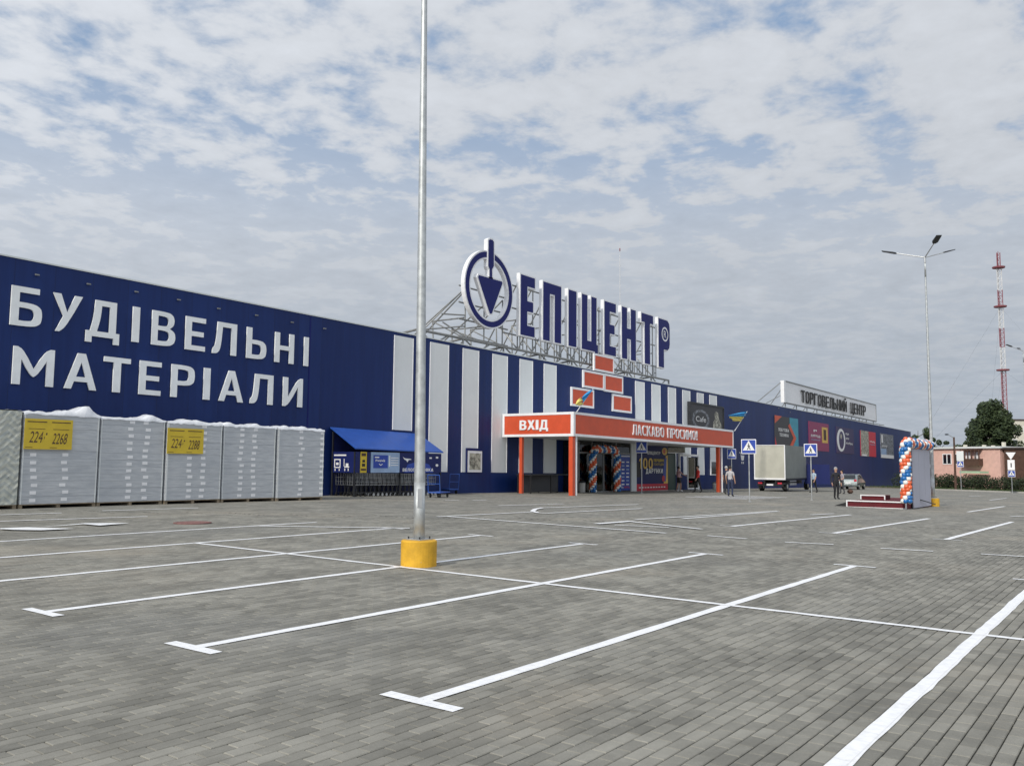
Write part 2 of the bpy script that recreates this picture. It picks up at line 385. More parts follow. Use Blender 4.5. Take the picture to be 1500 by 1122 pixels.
def dup(root, loc, rz, label=None):
    r = root.copy(); COL.objects.link(r); r.location = loc; r.rotation_euler = (0, 0, rz)
    if label: r['label'] = label
    for ch in list(root.children):
        c = ch.copy(); COL.objects.link(c); c.parent = r
        for q in ch.children:
            d = q.copy(); COL.objects.link(d); d.parent = c
    return r
# lettering ---------------------------------------------------------
_tc = {}
def glyph(s, bold=0.03, depth=0.0):
    k = (s, bold, depth)
    if k in _tc: return _tc[k]
    c = bpy.data.curves.new('lettering', 'FONT'); c.body = s; c.offset = bold; c.resolution_u = 4; c.extrude = 0.0
    o = bpy.data.objects.new('lettering', c); COL.objects.link(o)
    bpy.context.view_layer.update()
    me = bpy.data.meshes.new_from_object(o.evaluated_get(bpy.context.evaluated_depsgraph_get()))
    bm = bmesh.new(); bm.from_mesh(me)
    if depth > 0:
        bmesh.ops.remove_doubles(bm, verts=bm.verts[:], dist=1e-5)
        bmesh.ops.recalc_face_normals(bm, faces=bm.faces[:])
        if bm.faces and sum(f.normal.z for f in bm.faces) < 0: bmesh.ops.reverse_faces(bm, faces=bm.faces[:])
        geom = bmesh.ops.extrude_face_region(bm, geom=bm.faces[:])
        for e in geom['geom']:
            if isinstance(e, bmesh.types.BMVert): e.co.z += 1.0     # new front
    bm.verts.index_update()
    vs = [v.co.copy() for v in bm.verts]; fs = [[v.index for v in f.verts] for f in bm.faces]; bm.free()
    x0 = min(v.x for v in vs); x1 = max(v.x for v in vs); y0 = min(v.y for v in vs); y1 = max(v.y for v in vs)
    vs = [Vector(((v.x - x0), (v.y - y0), v.z)) for v in vs]
    COL.objects.unlink(o); bpy.data.objects.remove(o); bpy.data.curves.remove(c); bpy.data.meshes.remove(me)
    _tc[k] = (vs, fs, x1 - x0, y1 - y0); return _tc[k]
def _round(P, it=2):
    for _ in range(it):
        Q = []; n = len(P)
        for i in range(n):
            a = Vector(P[i - 1]); b = Vector(P[i]); c = Vector(P[(i + 1) % n]); e1 = (b - a); e2 = (c - b)
            if e1.angle(e2, 0) < 1.2 and e1.angle(e2, 0) > .05 and min(e1.length, e2.length) < .4:
                k = min(.3, .06 / max(1e-6, min(e1.length, e2.length)) + .15); Q += [tuple(b - e1 * k), tuple(b + e2 * k)]
            else: Q.append(tuple(b))
        P = Q
    return P
def _arc(cx, cy, rx, ry, a0, a1, n, p=2.6):
    out_ = []
    for i in range(n + 1):
        a = math.radians(a0 + (a1 - a0) * i / n); c, q = math.cos(a), math.sin(a)
        out_.append((cx + rx * math.copysign(abs(c) ** (2 / p), c), cy + ry * math.copysign(abs(q) ** (2 / p), q)))
    return out_
GB = {
 'А': [[(0, 0), (.21, 0), (.27, .2), (.57, .2), (.63, 0), (.84, 0), (.53, 1), (.31, 1)], [(.33, .37), (.51, .37), (.42, .68)]],
 'Б': [[(0, 0), (.45, 0), (.62, .07), (.67, .2), (.67, .42), (.62, .55), (.45, .62), (.2, .62), (.2, .82), (.6, .82), (.6, 1), (0, 1)], [(.2, .17), (.41, .17), (.47, .23), (.47, .39), (.41, .45), (.2, .45)]],
 'В': [[(0, 0), (.46, 0), (.63, .07), (.69, .2), (.69, .36), (.64, .47), (.54, .52), (.61, .58), (.65, .68), (.65, .82), (.59, .94), (.44, 1), (0, 1)], [(.2, .17), (.42, .17), (.48, .23), (.48, .37), (.42, .43), (.2, .43)], [(.2, .59), (.40, .59), (.45, .64), (.45, .78), (.40, .83), (.2, .83)]],
 'Г': [[(0, 0), (.2, 0), (.2, .82), (.55, .82), (.55, 1), (0, 1)]],
 'Д': [[(0, -.16), (.18, -.16), (.18, 0), (.66, 0), (.66, -.16), (.84, -.16), (.84, .18), (.75, .18), (.75, 1), (.20, 1), (.17, .5), (.10, .18), (0, .18)], [(.30, .18), (.55, .18), (.55, .82), (.39, .82), (.37, .48)]],
 'Е': [[(0, 0), (.58, 0), (.58, .18), (.2, .18), (.2, .41), (.53, .41), (.53, .59), (.2, .59), (.2, .82), (.58, .82), (.58, 1), (0, 1)]],
 'И': [[(0, 0), (.19, 0), (.50, .62), (.50, 0), (.70, 0), (.70, 1), (.51, 1), (.20, .38), (.20, 1), (0, 1)]],
 'К': [[(0, 0), (.2, 0), (.2, .38), (.27, .46), (.49, 0), (.72, 0), (.41, .60), (.70, 1), (.47, 1), (.2, .64), (.2, 1), (0, 1)]],
 'Л': [[(0, 0), (.1, 0), (.2, .04), (.27, .18), (.30, .5), (.32, .82), (.55, .82), (.55, 0), (.75, 0), (.75, 1), (.14, 1), (.11, .5), (.08, .25), (.0, .18)]],
 'М': [[(0, 0), (.2, 0), (.2, .60), (.38, .22), (.52, .22), (.70, .60), (.70, 0), (.90, 0), (.90, 1), (.70, 1), (.45, .48), (.20, 1), (0, 1)]],
 'Н': [[(0, 0), (.2, 0), (.2, .41), (.5, .41), (.5, 0), (.7, 0), (.7, 1), (.5, 1), (.5, .59), (.2, .59), (.2, 1), (0, 1)]],
 'О': [_arc(.38, .5, .38, .5, 0, 345, 23), _arc(.38, .5, .18, .32, 0, 345, 23)],
 'П': [[(0, 0), (.2, 0), (.2, .82), (.5, .82), (.5, 0), (.7, 0), (.7, 1), (0, 1)]],
 'Р': [[(0, 0), (.2, 0), (.2, .36), (.44, .36), (.60, .42), (.66, .55), (.66, .81), (.60, .94), (.44, 1), (0, 1)], [(.2, .53), (.41, .53), (.46, .59), (.46, .77), (.41, .83), (.2, .83)]],
 'С': [_arc(.38, .5, .38, .5, 42, 318, 20) + _arc(.38, .5, .18, .32, 318, 42, 20)],
 'Т': [[(.21, 0), (.41, 0), (.41, .82), (.62, .82), (.62, 1), (0, 1), (0, .82), (.21, .82)]],
 'У': [[(.08, 0), (.29, 0), (.70, 1), (.49, 1), (.345, .58), (.21, 1), (0, 1), (.245, .42)]],
 'Х': [[(0, 0), (.22, 0), (.355, .33), (.49, 0), (.71, 0), (.47, .52), (.69, 1), (.47, 1), (.355, .70), (.24, 1), (.02, 1), (.24, .52)]],
 'Ц': [[(0, 0), (.62, 0), (.62, -.15), (.80, -.15), (.80, .18), (.70, .18), (.70, 1), (.5, 1), (.5, .18), (.2, .18), (.2, 1), (0, 1)]],
 'Ш': [[(0, 0), (1.0, 0), (1.0, 1), (.8, 1), (.8, .18), (.6, .18), (.6, 1), (.4, 1), (.4, .18), (.2, .18), (.2, 1), (0, 1)]],
 'Ь': [[(0, 0), (.44, 0), (.60, .06), (.66, .19), (.66, .44), (.60, .57), (.44, .63), (.2, .63), (.2, 1), (0, 1)], [(.2, .17), (.41, .17), (.46, .23), (.46, .40), (.41, .46), (.2, .46)]],
 'І': [[(0, 0), (.2, 0), (.2, 1), (0, 1)]],
 '!': [[(.0, 0), (.2, 0), (.2, .2), (.0, .2)]],
 '1': [[(.18, 0), (.40, 0), (.40, 1), (.22, 1), (0, .84), (0, .66), (.18, .78)]],
 '0': [_arc(.31, .5, .31, .5, 0, 345, 23), _arc(.31, .5, .12, .33, 0, 345, 23)],
}
GB['Й'] = GB['И']; EXTRA = {'Й': [(.17, 1.24), (.27, 1.24), (.35, 1.17), (.43, 1.24), (.53, 1.24), (.46, 1.08), (.24, 1.08)], '!': [(.03, .28), (.17, .28), (.21, 1), (-.01, 1)]}
from mathutils.geometry import tessellate_polygon
_gc = {}
def offset_poly(pts, d):
    n = len(pts); A = sum(pts[i][0] * pts[(i + 1) % n][1] - pts[(i + 1) % n][0] * pts[i][1] for i in range(n)); s_ = 1 if A > 0 else -1
    out_ = []
    for i in range(n):
        a = Vector(pts[i - 1]); b = Vector(pts[i]); c = Vector(pts[(i + 1) % n])
        e1 = (b - a).normalized(); e2 = (c - b).normalized()
        n1 = Vector((e1.y, -e1.x)) * s_; n2 = Vector((e2.y, -e2.x)) * s_; m_ = (n1 + n2)
        m_ = m_ / max(.25, m_.length_squared) * 2
        out_.append((b.x + m_.x * d, b.y + m_.y * d))
    return out_
def gpoly(ch, thin=0.0):
    if (ch, thin) in _gc: return _gc[ch, thin]
    w_ = max(p[0] for p in GB[ch][0]); d = thin
    nrm = lambda P: [((x - d) / (w_ - 2 * d) * w_, (y - d) / (1 - 2 * d)) for x, y in P]
    loops = [nrm(offset_poly(lp, -d if i == 0 else d)) for i, lp in enumerate(GB[ch])] if d > 0 and ch not in 'І!' else GB[ch]
    if ch == 'І': loops = [[(d, 0), (.2 - d, 0), (.2 - d, 1), (d, 1)]]
    groups = [[_round(lp) for lp in loops]] + ([[EXTRA[ch]]] if ch in EXTRA else [])
    _gc[ch, thin] = (groups, w_); return _gc[ch, thin]
def add_glyph(mb, ch, o, r, u, n, sx, sy, x0, depth, mi, thin=0.0):
    groups, w_ = gpoly(ch, thin)
    for loops in groups:
        flat = [p for lp in loops for p in lp]; N_ = len(flat)
        P = [o + r * ((x0 + x) * sx) + u * (y * sy) for x, y in flat]
        tris = tessellate_polygon([[Vector((x, y, 0)) for x, y in lp] for lp in loops])
        fs = []
        for t3 in tris:
            a, b, c = (Vector((*flat[i], 0)) for i in t3)
            fs.append(tuple(t3) if (b - a).cross(c - a).z > 0 else tuple(t3[::-1]))
        if depth <= 0: mb.add([p + n * .0 for p in P], fs, mi); continue
        vs = [p + n * depth for p in P] + P; st_ = 0
        for li, lp in enumerate(loops):
            m_ = len(lp); A = sum(lp[i][0] * lp[(i + 1) % m_][1] - lp[(i + 1) % m_][0] * lp[i][1] for i in range(m_)); out_ = (A > 0) == (li == 0)
            for i in range(m_):
                a, b = st_ + i, st_ + (i + 1) % m_; fs.append((N_ + a, N_ + b, b, a) if out_ else (N_ + b, N_ + a, a, b))
            st_ += m_
        mb.add(vs, fs, mi)
def text_mb(mb, s, o, r, u, w, h, depth=0.0, bold=0.0, mi=None, thin=0.0):      # text filling w x h (capital height) from its lower-left corner o
    o = Vector(o); r = Vector(r).normalized(); u = Vector(u); n = r.cross(u.normalized()).normalized()
    if s[0] == '#':                    # lettering too blurred to read: a line of letter-sized dabs
        q = random.Random(len(s) * 31 + int(w * 977)); k_ = len(s) - 1
        for i in range(k_):
            a = w * (i + .08) / k_; b_ = w * (i + .80) / k_; m_ = (a + b_) / 2; t0 = h * q.choice((0, .12)); t1 = h * q.choice((1, .88)); th = (b_ - a) * .34
            for xa, xb_, za, zc_ in ((a, a + th, t0, t1), (a + th, b_, t1 - h * .22, t1) if q.random() < .6 else (a + th, b_, t0, t0 + h * .22), (b_ - th, b_, t0 + h * .24, t1 - h * .24)):
                mb.add([o + r * x + u * z for x, z in ((xa, za), (xb_, za), (xb_, zc_), (xa, zc_))], [(0, 1, 2, 3)], mi)
        return mb
    if all(c_ in GB or c_ == ' ' for c_ in s):
        gap = .15; tot = sum((gpoly(c_)[1] if c_ != ' ' else .35) + gap for c_ in s) - gap; x = 0
        for c_ in s:
            if c_ != ' ': add_glyph(mb, c_, o, r, u, n, w / tot, h, x, depth, mi, thin)
            x += (gpoly(c_)[1] if c_ != ' ' else .35) + gap
        return mb
    vs, fs, gw, gh = glyph(s, 0.0, depth)
    return mb.add([o + r * (v.x / gw * w) + u * (v.y / gh * h) + n * (v.z * depth) for v in vs], fs, mi)

R_X = Vector((1, 0, 0)); UP = Vector((0, 0, 1))
RB = Vector((1, 0, -SH))           # along the (slightly falling) facade

# ================================================================== GROUND
ground = MB()
xs = sorted(set([-400, -250, -150, -90, -60, -40, -25, -15, -8, 3000] + [i * 2.0 for i in range(-4, 40)] + list(range(80, 160, 6)) + [170, 200, 260, 360, 600, 1200]))
ys = sorted(set([-1500, -600, -250, -120, -60, -30, -20, -14, -10] + [i * 2.0 for i in range(-5, 22)] + [44, 50, 60, 80, 120, 200, 400, 900, 2000]))
NEAR = lambda x, y: -1.0 <= x <= 27.0 and -7.0 <= y <= 23.0
# paved zone with real pavers: inside a wedge that opens from the camera
def in_zone(x, y):
    dep = 0.80244 * x + 0.58954 * y; lat = 0.59137 * x - 0.80635 * y
    return 2.6 < dep < 24.0 and abs(lat) < 0.585 * dep + 2.2
def gz(x, y): return g(x, y)
vi = {}
for j, y in enumerate(ys):
    for i, x in enumerate(xs): vi[(i, j)] = len(ground.v); ground.v.append((x, y, g(x, y) - 0.03))
for j in range(len(ys) - 1):
    for i in range(len(xs) - 1):
        ground.f.append((vi[i, j], vi[i + 1, j], vi[i + 1, j + 1], vi[i, j + 1])); ground.m.append(0)
subgrade = ground.build('ground', ['joint_sand']); subgrade['kind'] = 'structure'
# paving sheet outside the paver wedge, cut along paver-block cells of 0.4 m
sheet = MB(); CS = 0.8
def sheet_cell(x0, x1, y0, y1):
    sheet.add([(x0, y0, g(x0, y0)), (x1, y0, g(x1, y0)), (x1, y1, g(x1, y1)), (x0, y1, g(x0, y1))], [(0, 1, 2, 3)])
cells_real = set()
nx0, nx1, ny0, ny1 = -16, 42, -30, 42           # cell index ranges of the fine part
for i in range(nx0, nx1):
    for j in range(ny0, ny1):
        if in_zone((i + .5) * CS, (j + .5) * CS) and (j + 1) * CS < D - .5: cells_real.add((i, j))
        else: sheet_cell(i * CS, (i + 1) * CS, j * CS, (j + 1) * CS)
X0, X1, Y0, Y1 = nx0 * CS, nx1 * CS, ny0 * CS, ny1 * CS
gx = [-300, -120, -60, -30, X0] ; gx2 = [X1] + [X1 + 3 * k for k in range(1, 30)] + [124, 140, 150, 170, 260, 420]
gy = [-300, -120, -60, -40, Y0]; gy2 = [Y1, 37, 40, 60, 120, 300]
allx = gx + [X0 + CS * k for k in range(6, nx1 - nx0, 6)] + gx2; ally = gy + [Y0 + CS * k for k in range(6, ny1 - ny0, 6)] + gy2
for a, b in zip(allx, allx[1:]):
    for c, d in zip(ally, ally[1:]):
        if a >= X0 - 1e-6 and b <= X1 + 1e-6 and c >= Y0 - 1e-6 and d <= Y1 + 1e-6: continue
        sheet_cell(a, b, c, d)
lot = sheet.build('parking_lot', ['paving_far']); lot['kind'] = 'structure'
# the pavers themselves
rnd = random.Random(3)
def paver_geo(mb, cx, cy, cz, tx, ty):
    hx, hy, b = PX / 2 - .0028, PY / 2 - .0037, .0048
    def z(dx, dy): return cz + tx * dx + ty * dy
    top = [(-hx + b, -hy + b), (hx - b, -hy + b), (hx - b, hy - b), (-hx + b, hy - b)]
    rim = [(-hx, -hy), (hx, -hy), (hx, hy), (-hx, hy)]
    vs = [(cx + x, cy + y, z(x, y)) for x, y in top] + [(cx + x, cy + y, z(x, y) - .005) for x, y in rim] + [(cx + x, cy + y, z(x, y) - .026) for x, y in rim]
    fs = [(0, 1, 2, 3)] + [(4 + k, 4 + (k + 1) % 4, (k + 1) % 4, k) for k in range(4)] + [(8 + k, 8 + (k + 1) % 4, 4 + (k + 1) % 4, 4 + k) for k in range(4)]
    mb.add(vs, fs)
plist = []
for (i, j) in cells_real:
    for rr in range(8):
        cy = j * CS + (rr + .5) * PY; row = j * 8 + rr
        for q in range(4):
            cx = i * CS + (q + .5) * PX - (PX / 2 if row % 2 else 0)
            plist.append((0.80244 * cx + 0.58954 * cy, cx, cy))
plist.sort()
def in_view(dep, x, y):
    lat = 0.59137 * x - 0.80635 * y
    return dep > 4.95 and abs(lat) < 0.575 * dep
near = [p for p in plist if in_view(*p)][:300]; nearset = set((p[1], p[2]) for p in near)
pm = MB(); paver_geo(pm, 0, 0, 0, 0, 0)
tmpl = None
for dep, x, y in near:
    if tmpl is None:
        o = pm.build('paver', ['paver_concrete'], lot); tmpl = o.data
    else:
        o = bpy.data.objects.new('paver', tmpl); link(o, lot)
    o.location = (x, y, g(x, y) + rnd.gauss(0, .0009)); o.rotation_euler = (rnd.gauss(0, .006) + .009, rnd.gauss(0, .004), rnd.gauss(0, .004))
rest = MB()
for dep, x, y in plist:
    if (x, y) in nearset: continue
    paver_geo(rest, x, y, g(x, y) + rnd.gauss(0, .0009), rnd.gauss(0, .004), rnd.gauss(0, .006) + .009)
ro = rest.build('pavers', ['paver_concrete'], lot); ro['kind'] = 'stuff'

# ------------------------------------------------------------------ painted markings
def strip(name, pts, w, wob=0.004, lift=0.006, closed=False):
    """painted line of width w along ground points (x, y)"""
    P = []
    for (a, b) in zip(pts, pts[1:]):
        n = max(1, int(math.dist(a, b) / 0.25))
        P += [(a[0] + (b[0] - a[0]) * k / n, a[1] + (b[1] - a[1]) * k / n) for k in range(n)]
    P.append(pts[-1]); mb = MB(); rows = []
    for k, (x, y) in enumerate(P):
        a = P[max(0, k - 1)]; b = P[min(len(P) - 1, k + 1)]
        d = Vector((b[0] - a[0], b[1] - a[1])).normalized(); n = Vector((-d.y, d.x))
        l = w / 2 + rnd.gauss(0, wob); r = w / 2 + rnd.gauss(0, wob)
        rows.append(((x + n.x * l, y + n.y * l), (x - n.x * r, y - n.y * r)))
    vs = [(q[0], q[1], g(q[0], q[1]) + lift) for rw in rows for q in rw]
    mb.add(vs, [(2 * k + 1, 2 * k + 3, 2 * k + 2, 2 * k) for k in range(len(rows) - 1)])
    return mb.build(name, ['road_paint'], lot)
XC, HALF, Y_L, SP = 9.486, 5.085, 1.438, 2.512
for k in range(-2, 7):
    y = Y_L + SP * k
    x_end = XC + HALF
    strip('parking_line', [(XC - HALF + .05, y), (x_end - .05, y)], .115, lift=.0052)
    strip('parking_line_end', [(XC - HALF, y - .32), (XC - HALF, y + .32)], .115, lift=.0062)
    if k <= 5: strip('parking_line_end', [(x_end, y - .32), (x_end, y + .32)], .09, lift=.0062)
strip('parking_line', [(XC, Y_L - 2 * SP), (XC, Y_L + 5 * SP)], .10, lift=.0072)
def pl(*pp): return [tuple(on_g(*q)[:2]) for q in pp]
k_lift = [.006]
def mark(name, w, *pp):
    k_lift[0] += .0006
    return strip(name, pl(*pp), w, lift=k_lift[0])
# rows farther off
for a, b in (((1000, 759.6), (1140, 749)), ((1072, 770.8), (1246, 754)), ((1222, 781), (1361, 759.6)), ((1386.5, 790.3), (1482.8, 764.6)), ((1417.6, 750), (1471.7, 741.7))):
    mark('parking_line', .14, a, b)
for a, b in (((1200, 780), (1248, 783)), ((1366, 789.5), (1410, 792)), ((1055, 770), (1088, 772))):
    mark('parking_line_end', .07, a, b)
for a, b in (((1036, 785), (1094, 789.5)), ((1150, 794.5), (1221, 798)), ((1290, 803.5), (1367, 808)), ((1437, 812), (1512, 816.5))):
    mark('lane_dash', .10, a, b)
for a, b in (((0, 764), (216, 757)), ((0, 754.6), (90, 751.8)), ((150, 748.6), (290, 744.5)), ((380, 771), (600, 774.3)), ((640, 757.5), (786, 750)), ((655, 757), (976, 781.6)),
             ((1188, 754.5), (1221, 752.8)), ((1480, 757), (1515, 755.5)), ((730, 741), (826, 738.5)), ((652, 733.5), (672, 733)), ((692, 733.5), (713, 732.6)), ((930, 762), (1140, 749)),
             ((1420, 727), (1436, 726.3)), ((1450, 733), (1474, 730)), ((800, 752.5), (940, 745.5)), ((795, 744.5), (935, 739.5))):
    mark('parking_line', .12, a, b)
mark('painted_symbol', .22, (874, 768.2), (925, 764.2)); mark('painted_symbol', .14, (926, 765), (1027, 776)); mark('painted_symbol', .09, (900, 770), (980, 773.5))
mark('painted_curve', .16, (805, 752.6), (788, 752), (780, 749.5), (784, 746.5), (795, 744.4))
def blob(name, *pp):
    k_lift[0] += .0006
    P = pl(*pp); mb = MB(); mb.add([(x, y, g(x, y) + k_lift[0]) for x, y in P], [tuple(range(len(P)))]); return mb.build(name, ['road_paint'], lot)
blob('painted_arrow', (108, 775.8), (60, 778.2), (20, 777.6), (0, 776.4), (0, 775.2), (70, 772.6), (40, 774))
blob('painted_arrow', (190, 767.5), (146, 771.2), (122, 769), (70, 772.4), (60, 773.4), (124, 767.8))
# zebra in front of the entrance
for k in range(6):
    c = on_g(1108, 729.0); x0 = c.x - 3.6 + k * 1.2
    strip('crosswalk_bar', [(x0, c.y - .9), (x0, c.y + 2.6)], .36, lift=.012 + k * .0006)
# manhole
mh = MB(); c = on_g(282, 766.2)
mh.lathe([(.42, 0), (.42, .02), (.40, .024), (.36, .024), (.355, .018), (.02, .018)], (0, 0, 0), 28)
mo = mh.build('manhole_cover', ['manhole_red']); mo.location = (c.x, c.y, c.z); tag(mo, 'round reddish manhole cover set flush into the grey paving', 'manhole')

# ================================================================== THE SHOP BUILDING
TOP = 8.08
store = thing('store_building', (60, D, 0), 'long navy blue metal clad store with pale vertical stripes on its front', 'building')
SO = (60, D, 0)
XR = on_y(1334, 632.4, D).x
w = MB(); w.box(-30, XR, D, D + 0.25, -2.6, TOP); w.box(-30, -29.75, D + .25, D + 62, -2.6, TOP); w.box(XR - .25, XR, D + .25, D + 62, -2.6, TOP); w.box(-29.75, XR - .25, D + 61.75, D + 62, -2.6, TOP)
w.build('wall', ['navy_cladding'], store, SO, shear=True)
MB().box(-29.7, XR - .3, D + .26, D + 61.7, TOP - .6, TOP - .4).build('roof', ['roof_dark'], store, SO, shear=True)
MB().box(-30.03, XR + .03, D - .03, D + .30, TOP, TOP + .05).build('parapet_cap', ['light_cladding'], store, SO, shear=True)
pz = zb(on_y(700, 692, D))
MB().box(-30, XR, D - .05, D - .002, -2.4, pz).build('plinth', ['navy_cladding'], store, SO, shear=True)
MB().box(on_y(455, 470, D).x - .03, on_y(455, 470, D).x + .03, D - .012, D - .001, pz, TOP - .02).build('panel_joint', ['sign_navy'], store, SO, shear=True)
def stripe(p0, p1, zlo, zhi):
    x0 = on_y(p0, 374 + .194 * p0, D).x; x1 = on_y(p1, 374 + .194 * p1, D).x
    o = MB().box(x0, x1, D - .035, D - .002, zlo, zhi).build('white_stripe', ['stripe_white'], store, SO, shear=True)
    t_ = MB()
    for xa in (x0 - .03, x1): t_.box(xa, xa + .03, D - .05, D - .003, zlo, zhi)
    t_.build('edge_trim', ['white_plastic'], o, None, shear=False)
    for v in o.children[0].data.vertices: v.co.x -= SO[0]; v.co.y -= SO[1]; v.co.z -= SH * (v.co.x + SO[0]) 
    return x0, x1
z_s1 = zb(on_y(590, 630.4, D))
stripe(578, 604.6, z_s1, TOP - .16)
for p0, p1 in ((630.6, 656.6), (678.2, 700.6), (721.6, 742.6), (761.4, 779.5), (796.7, 814), (930.3, 943), (954.4, 966.3), (978.4, 989), (999.5, 1010), (1020.7, 1029.6), (1039, 1048.9)):
    stripe(p0, p1, pz + .01, TOP - .16)
# small brackets under the eaves
for px, py in ((53, 403), (128.6, 416.5), (198.4, 427.8), (260.5, 439.5), (319, 452.3), (374.4, 462.1), (426.7, 472.4), (474.2, 481.5), (1157, 604), (1205, 613), (1140, 598)):
    p_ = on_y(px, py, D); q = (p_.x, D, zb(p_))
    mb = MB(); mb.box(q[0] - .03, q[0] + .03, D - .06, D - .002, q[2] - .02, q[2] + .02); mb.box(q[0] - .07, q[0] + .07, D - .09, D - .06, q[2] - .02, q[2] + .02)
    mb.build('wall_bracket', ['truss_paint'], store, SO, shear=True)
def wall_box(px0, px1, py0, py1, Y):      # rectangle on the facade from its left edge
    a = on_y(px0, py0, Y); b = on_y(px0, py1, Y); c = on_y(px1, py0, Y)
    return a.x, c.x, zb(b), zb(a)
# window right of the entrance
x0, x1, z0, z1 = wall_box(1040, 1050.5, 674.5, 696, D)
win = MB().box(x0, x1, D - .09, D - .05, z0, z1).build('window_frame', ['white_plastic'], store, SO, shear=True)
MB().box(x0 + .1, x1 - .1, D - .10, D - .093, z0 + .1, z1 - .1).build('window_pane', ['glass_dark'], store, SO, shear=True)
# white cart symbol on the wall
c = on_y(1087, 671, D - .03); q = Vector((c.x, D - .02, c.z)); mb = MB()
mb.prism([(-.55, .5), (-.3, .5), (-.2, .25), (.55, .25), (.38, -.2), (-.12, -.2), (-.32, .42), (-.55, .42)], q, RB, UP, .01)
mb.tube(q + Vector((-.05, -.012, -.4)), q + Vector((-.05, .0, -.4)), .1); mb.tube(q + Vector((.3, -.012, -.4)), q + Vector((.3, .0, -.4)), .1)
mb.build('cart_pictogram', ['white_paint'], store, SO)

# lettering on the left part of the wall
ws = thing('wall_sign', (18, D - .1, 5), 'pale grey three-dimensional lettering in two rows on the blue wall above the pallets', 'sign')
def zrow(px, a, b): return a[1] + (px - a[0]) * (b[1] - a[1]) / (b[0] - a[0])
rows = [('БУДІВЕЛЬНІ', ((38, 165), (205, 328), (345, 480), (528, 563), (610, 705), (746, 826), (856, 952), (993, 1072), (1107, 1183), (1222, 1244)), ((100, 192), (1233, 394)), ((100, 350), (1233, 510))),
        ('МАТЕРІАЛИ', ((60, 226), (268, 400), (425, 532), (569, 656), (697, 790), (824, 856), (888, 987), (1014, 1105), (1145, 1223)), ((140, 437), (1184, 558)), ((140, 588), (1184, 673)))]
for word, spans, (ta, tb), (ba, bb) in rows:
    for ch, (a, b) in zip(word, spans):
        mid = (a + b) / 2; S = 2.7375
        pt = on_y(mid / S, 350 + zrow(mid, ta, tb) / S, D - .12); pb = on_y(mid / S, 350 + zrow(mid, ba, bb) / S, D - .12)
        xa = on_y(a / S, 500, D - .12).x; xb = on_y(b / S, 500, D - .12).x
        lo = zb(pb); hi = zb(pt)
        mb = MB(); text_mb(mb, ch, sh((xa, D - .02, lo)), RB, UP, xb - xa, hi - lo, depth=.06, thin=.020)
        mb.build('letter', ['letter_grey'], ws, (18, D - .1, 5))

# framed notice between the stripes
x0, x1, z0, z1 = wall_box(683, 706, 656, 692.5, D - .08)
fn = thing('framed_notice', sh((x0, D - .08, z0)), 'framed notice with dark gold picture hung on the pale stripe', 'notice'); o_ = fn.location
MB().box(x0, x1, D - .11, D - .055, z0, z1).build('frame', ['navy_print'], fn, o_, shear=True)
MB().box(x0 + .10, x1 - .04, D - .125, D - .111, z0 + .04, z1 - .14).build('mount', ['white_plastic'], fn, o_, shear=True)
MB().box(x0 + .22, x1 - .16, D - .132, D - .126, z0 + .16, z1 - .26).build('picture', ['photo_print'], fn, o_, shear=True)

# ------------------------------------------------------------------ posters on the far part of the wall
def banner(px0, px1, py0, py1, base, label, parts, texts):
    Y = D - .06
    x0, x1, z0, z1 = wall_box(px0, px1, py0, py1, Y); W = x1 - x0; H = z1 - z0
    t_ = thing('banner', sh((x0, Y, z0)), label, 'banner', 'advertising banners on the blue wall'); o_ = t_.location
    MB().box(x0, x1, Y, Y + .055, z0, z1).build('sheet', [base], t_, o_, shear=True)
    e = .004
    for pts, mt in parts:
        e += .0025
        mb = MB(); mb.prism([(u * W, v * H) for u, v in pts], sh((x0, Y - e, z0)), RB, UP, .002); mb.build('print', [mt], t_, o_)
    for s, u, v, w_, h_, mt in texts:
        e += .0025
        mb = MB(); text_mb(mb, s, sh((x0 + u * W, Y - e, z0 + v * H)), RB, UP, w_ * W, h_ * H, 0, .03); mb.build('lettering', [mt], t_, o_)
ell = lambda cx, cy, rx, ry, n=20: [(cx + rx * math.cos(2 * math.pi * i / n), cy + ry * math.sin(2 * math.pi * i / n)) for i in range(n)]
banner(1134.7, 1168.7, 608, 655, 'charcoal_print', 'dark banner with orange and teal corners behind the truck', [([(0, 0), (.06, 0), (.06, .1), (.0, .35)], 'red_print'), ([(0, .75), (.3, 1), (0, 1)], 'red_panel'), ([(.62, 1), (1, 1), (1, 0), (.72, 0), (.9, .35), (.62, .75)], 'teal_print'), ([(.55, .0), (.7, 0), (.9, .35), (.62, .8), (.55, .72), (.78, .35)], 'red_panel')],
       [('ПОБУТОВА', .14, .52, .44, .10, 'white_paint'), ('ТЕХНІКА', .18, .36, .38, .10, 'white_paint')])
banner(1184.7, 1213.5, 616.6, 659, 'magenta_print', 'wine red banner with a gold frame picture, above the crossing sign', [([(.64, .30), (.94, .30), (.94, .86), (.64, .86)], 'gold_print'), ([(.72, .40), (.86, .40), (.86, .78), (.72, .78)], 'brown_wood')],
       [('##', .20, .64, .22, .09, 'white_paint'), ('#######', .08, .46, .48, .10, 'white_paint'), ('########', .10, .35, .44, .05, 'pale_blue_print')])
banner(1224.3, 1250.2, 624.3, 663, 'violet_navy_print', 'dark violet banner with a white oval ring', [(ell(.27, .5, .23, .44), 'white_paint'), (ell(.29, .5, .14, .34), 'violet_navy_print'), (ell(.27, .64, .05, .10), 'photo_print')],
       [('####', .52, .72, .20, .09, 'white_paint'), ('######', .52, .54, .20, .09, 'white_paint'), ('#########', .52, .36, .40, .09, 'white_paint')])
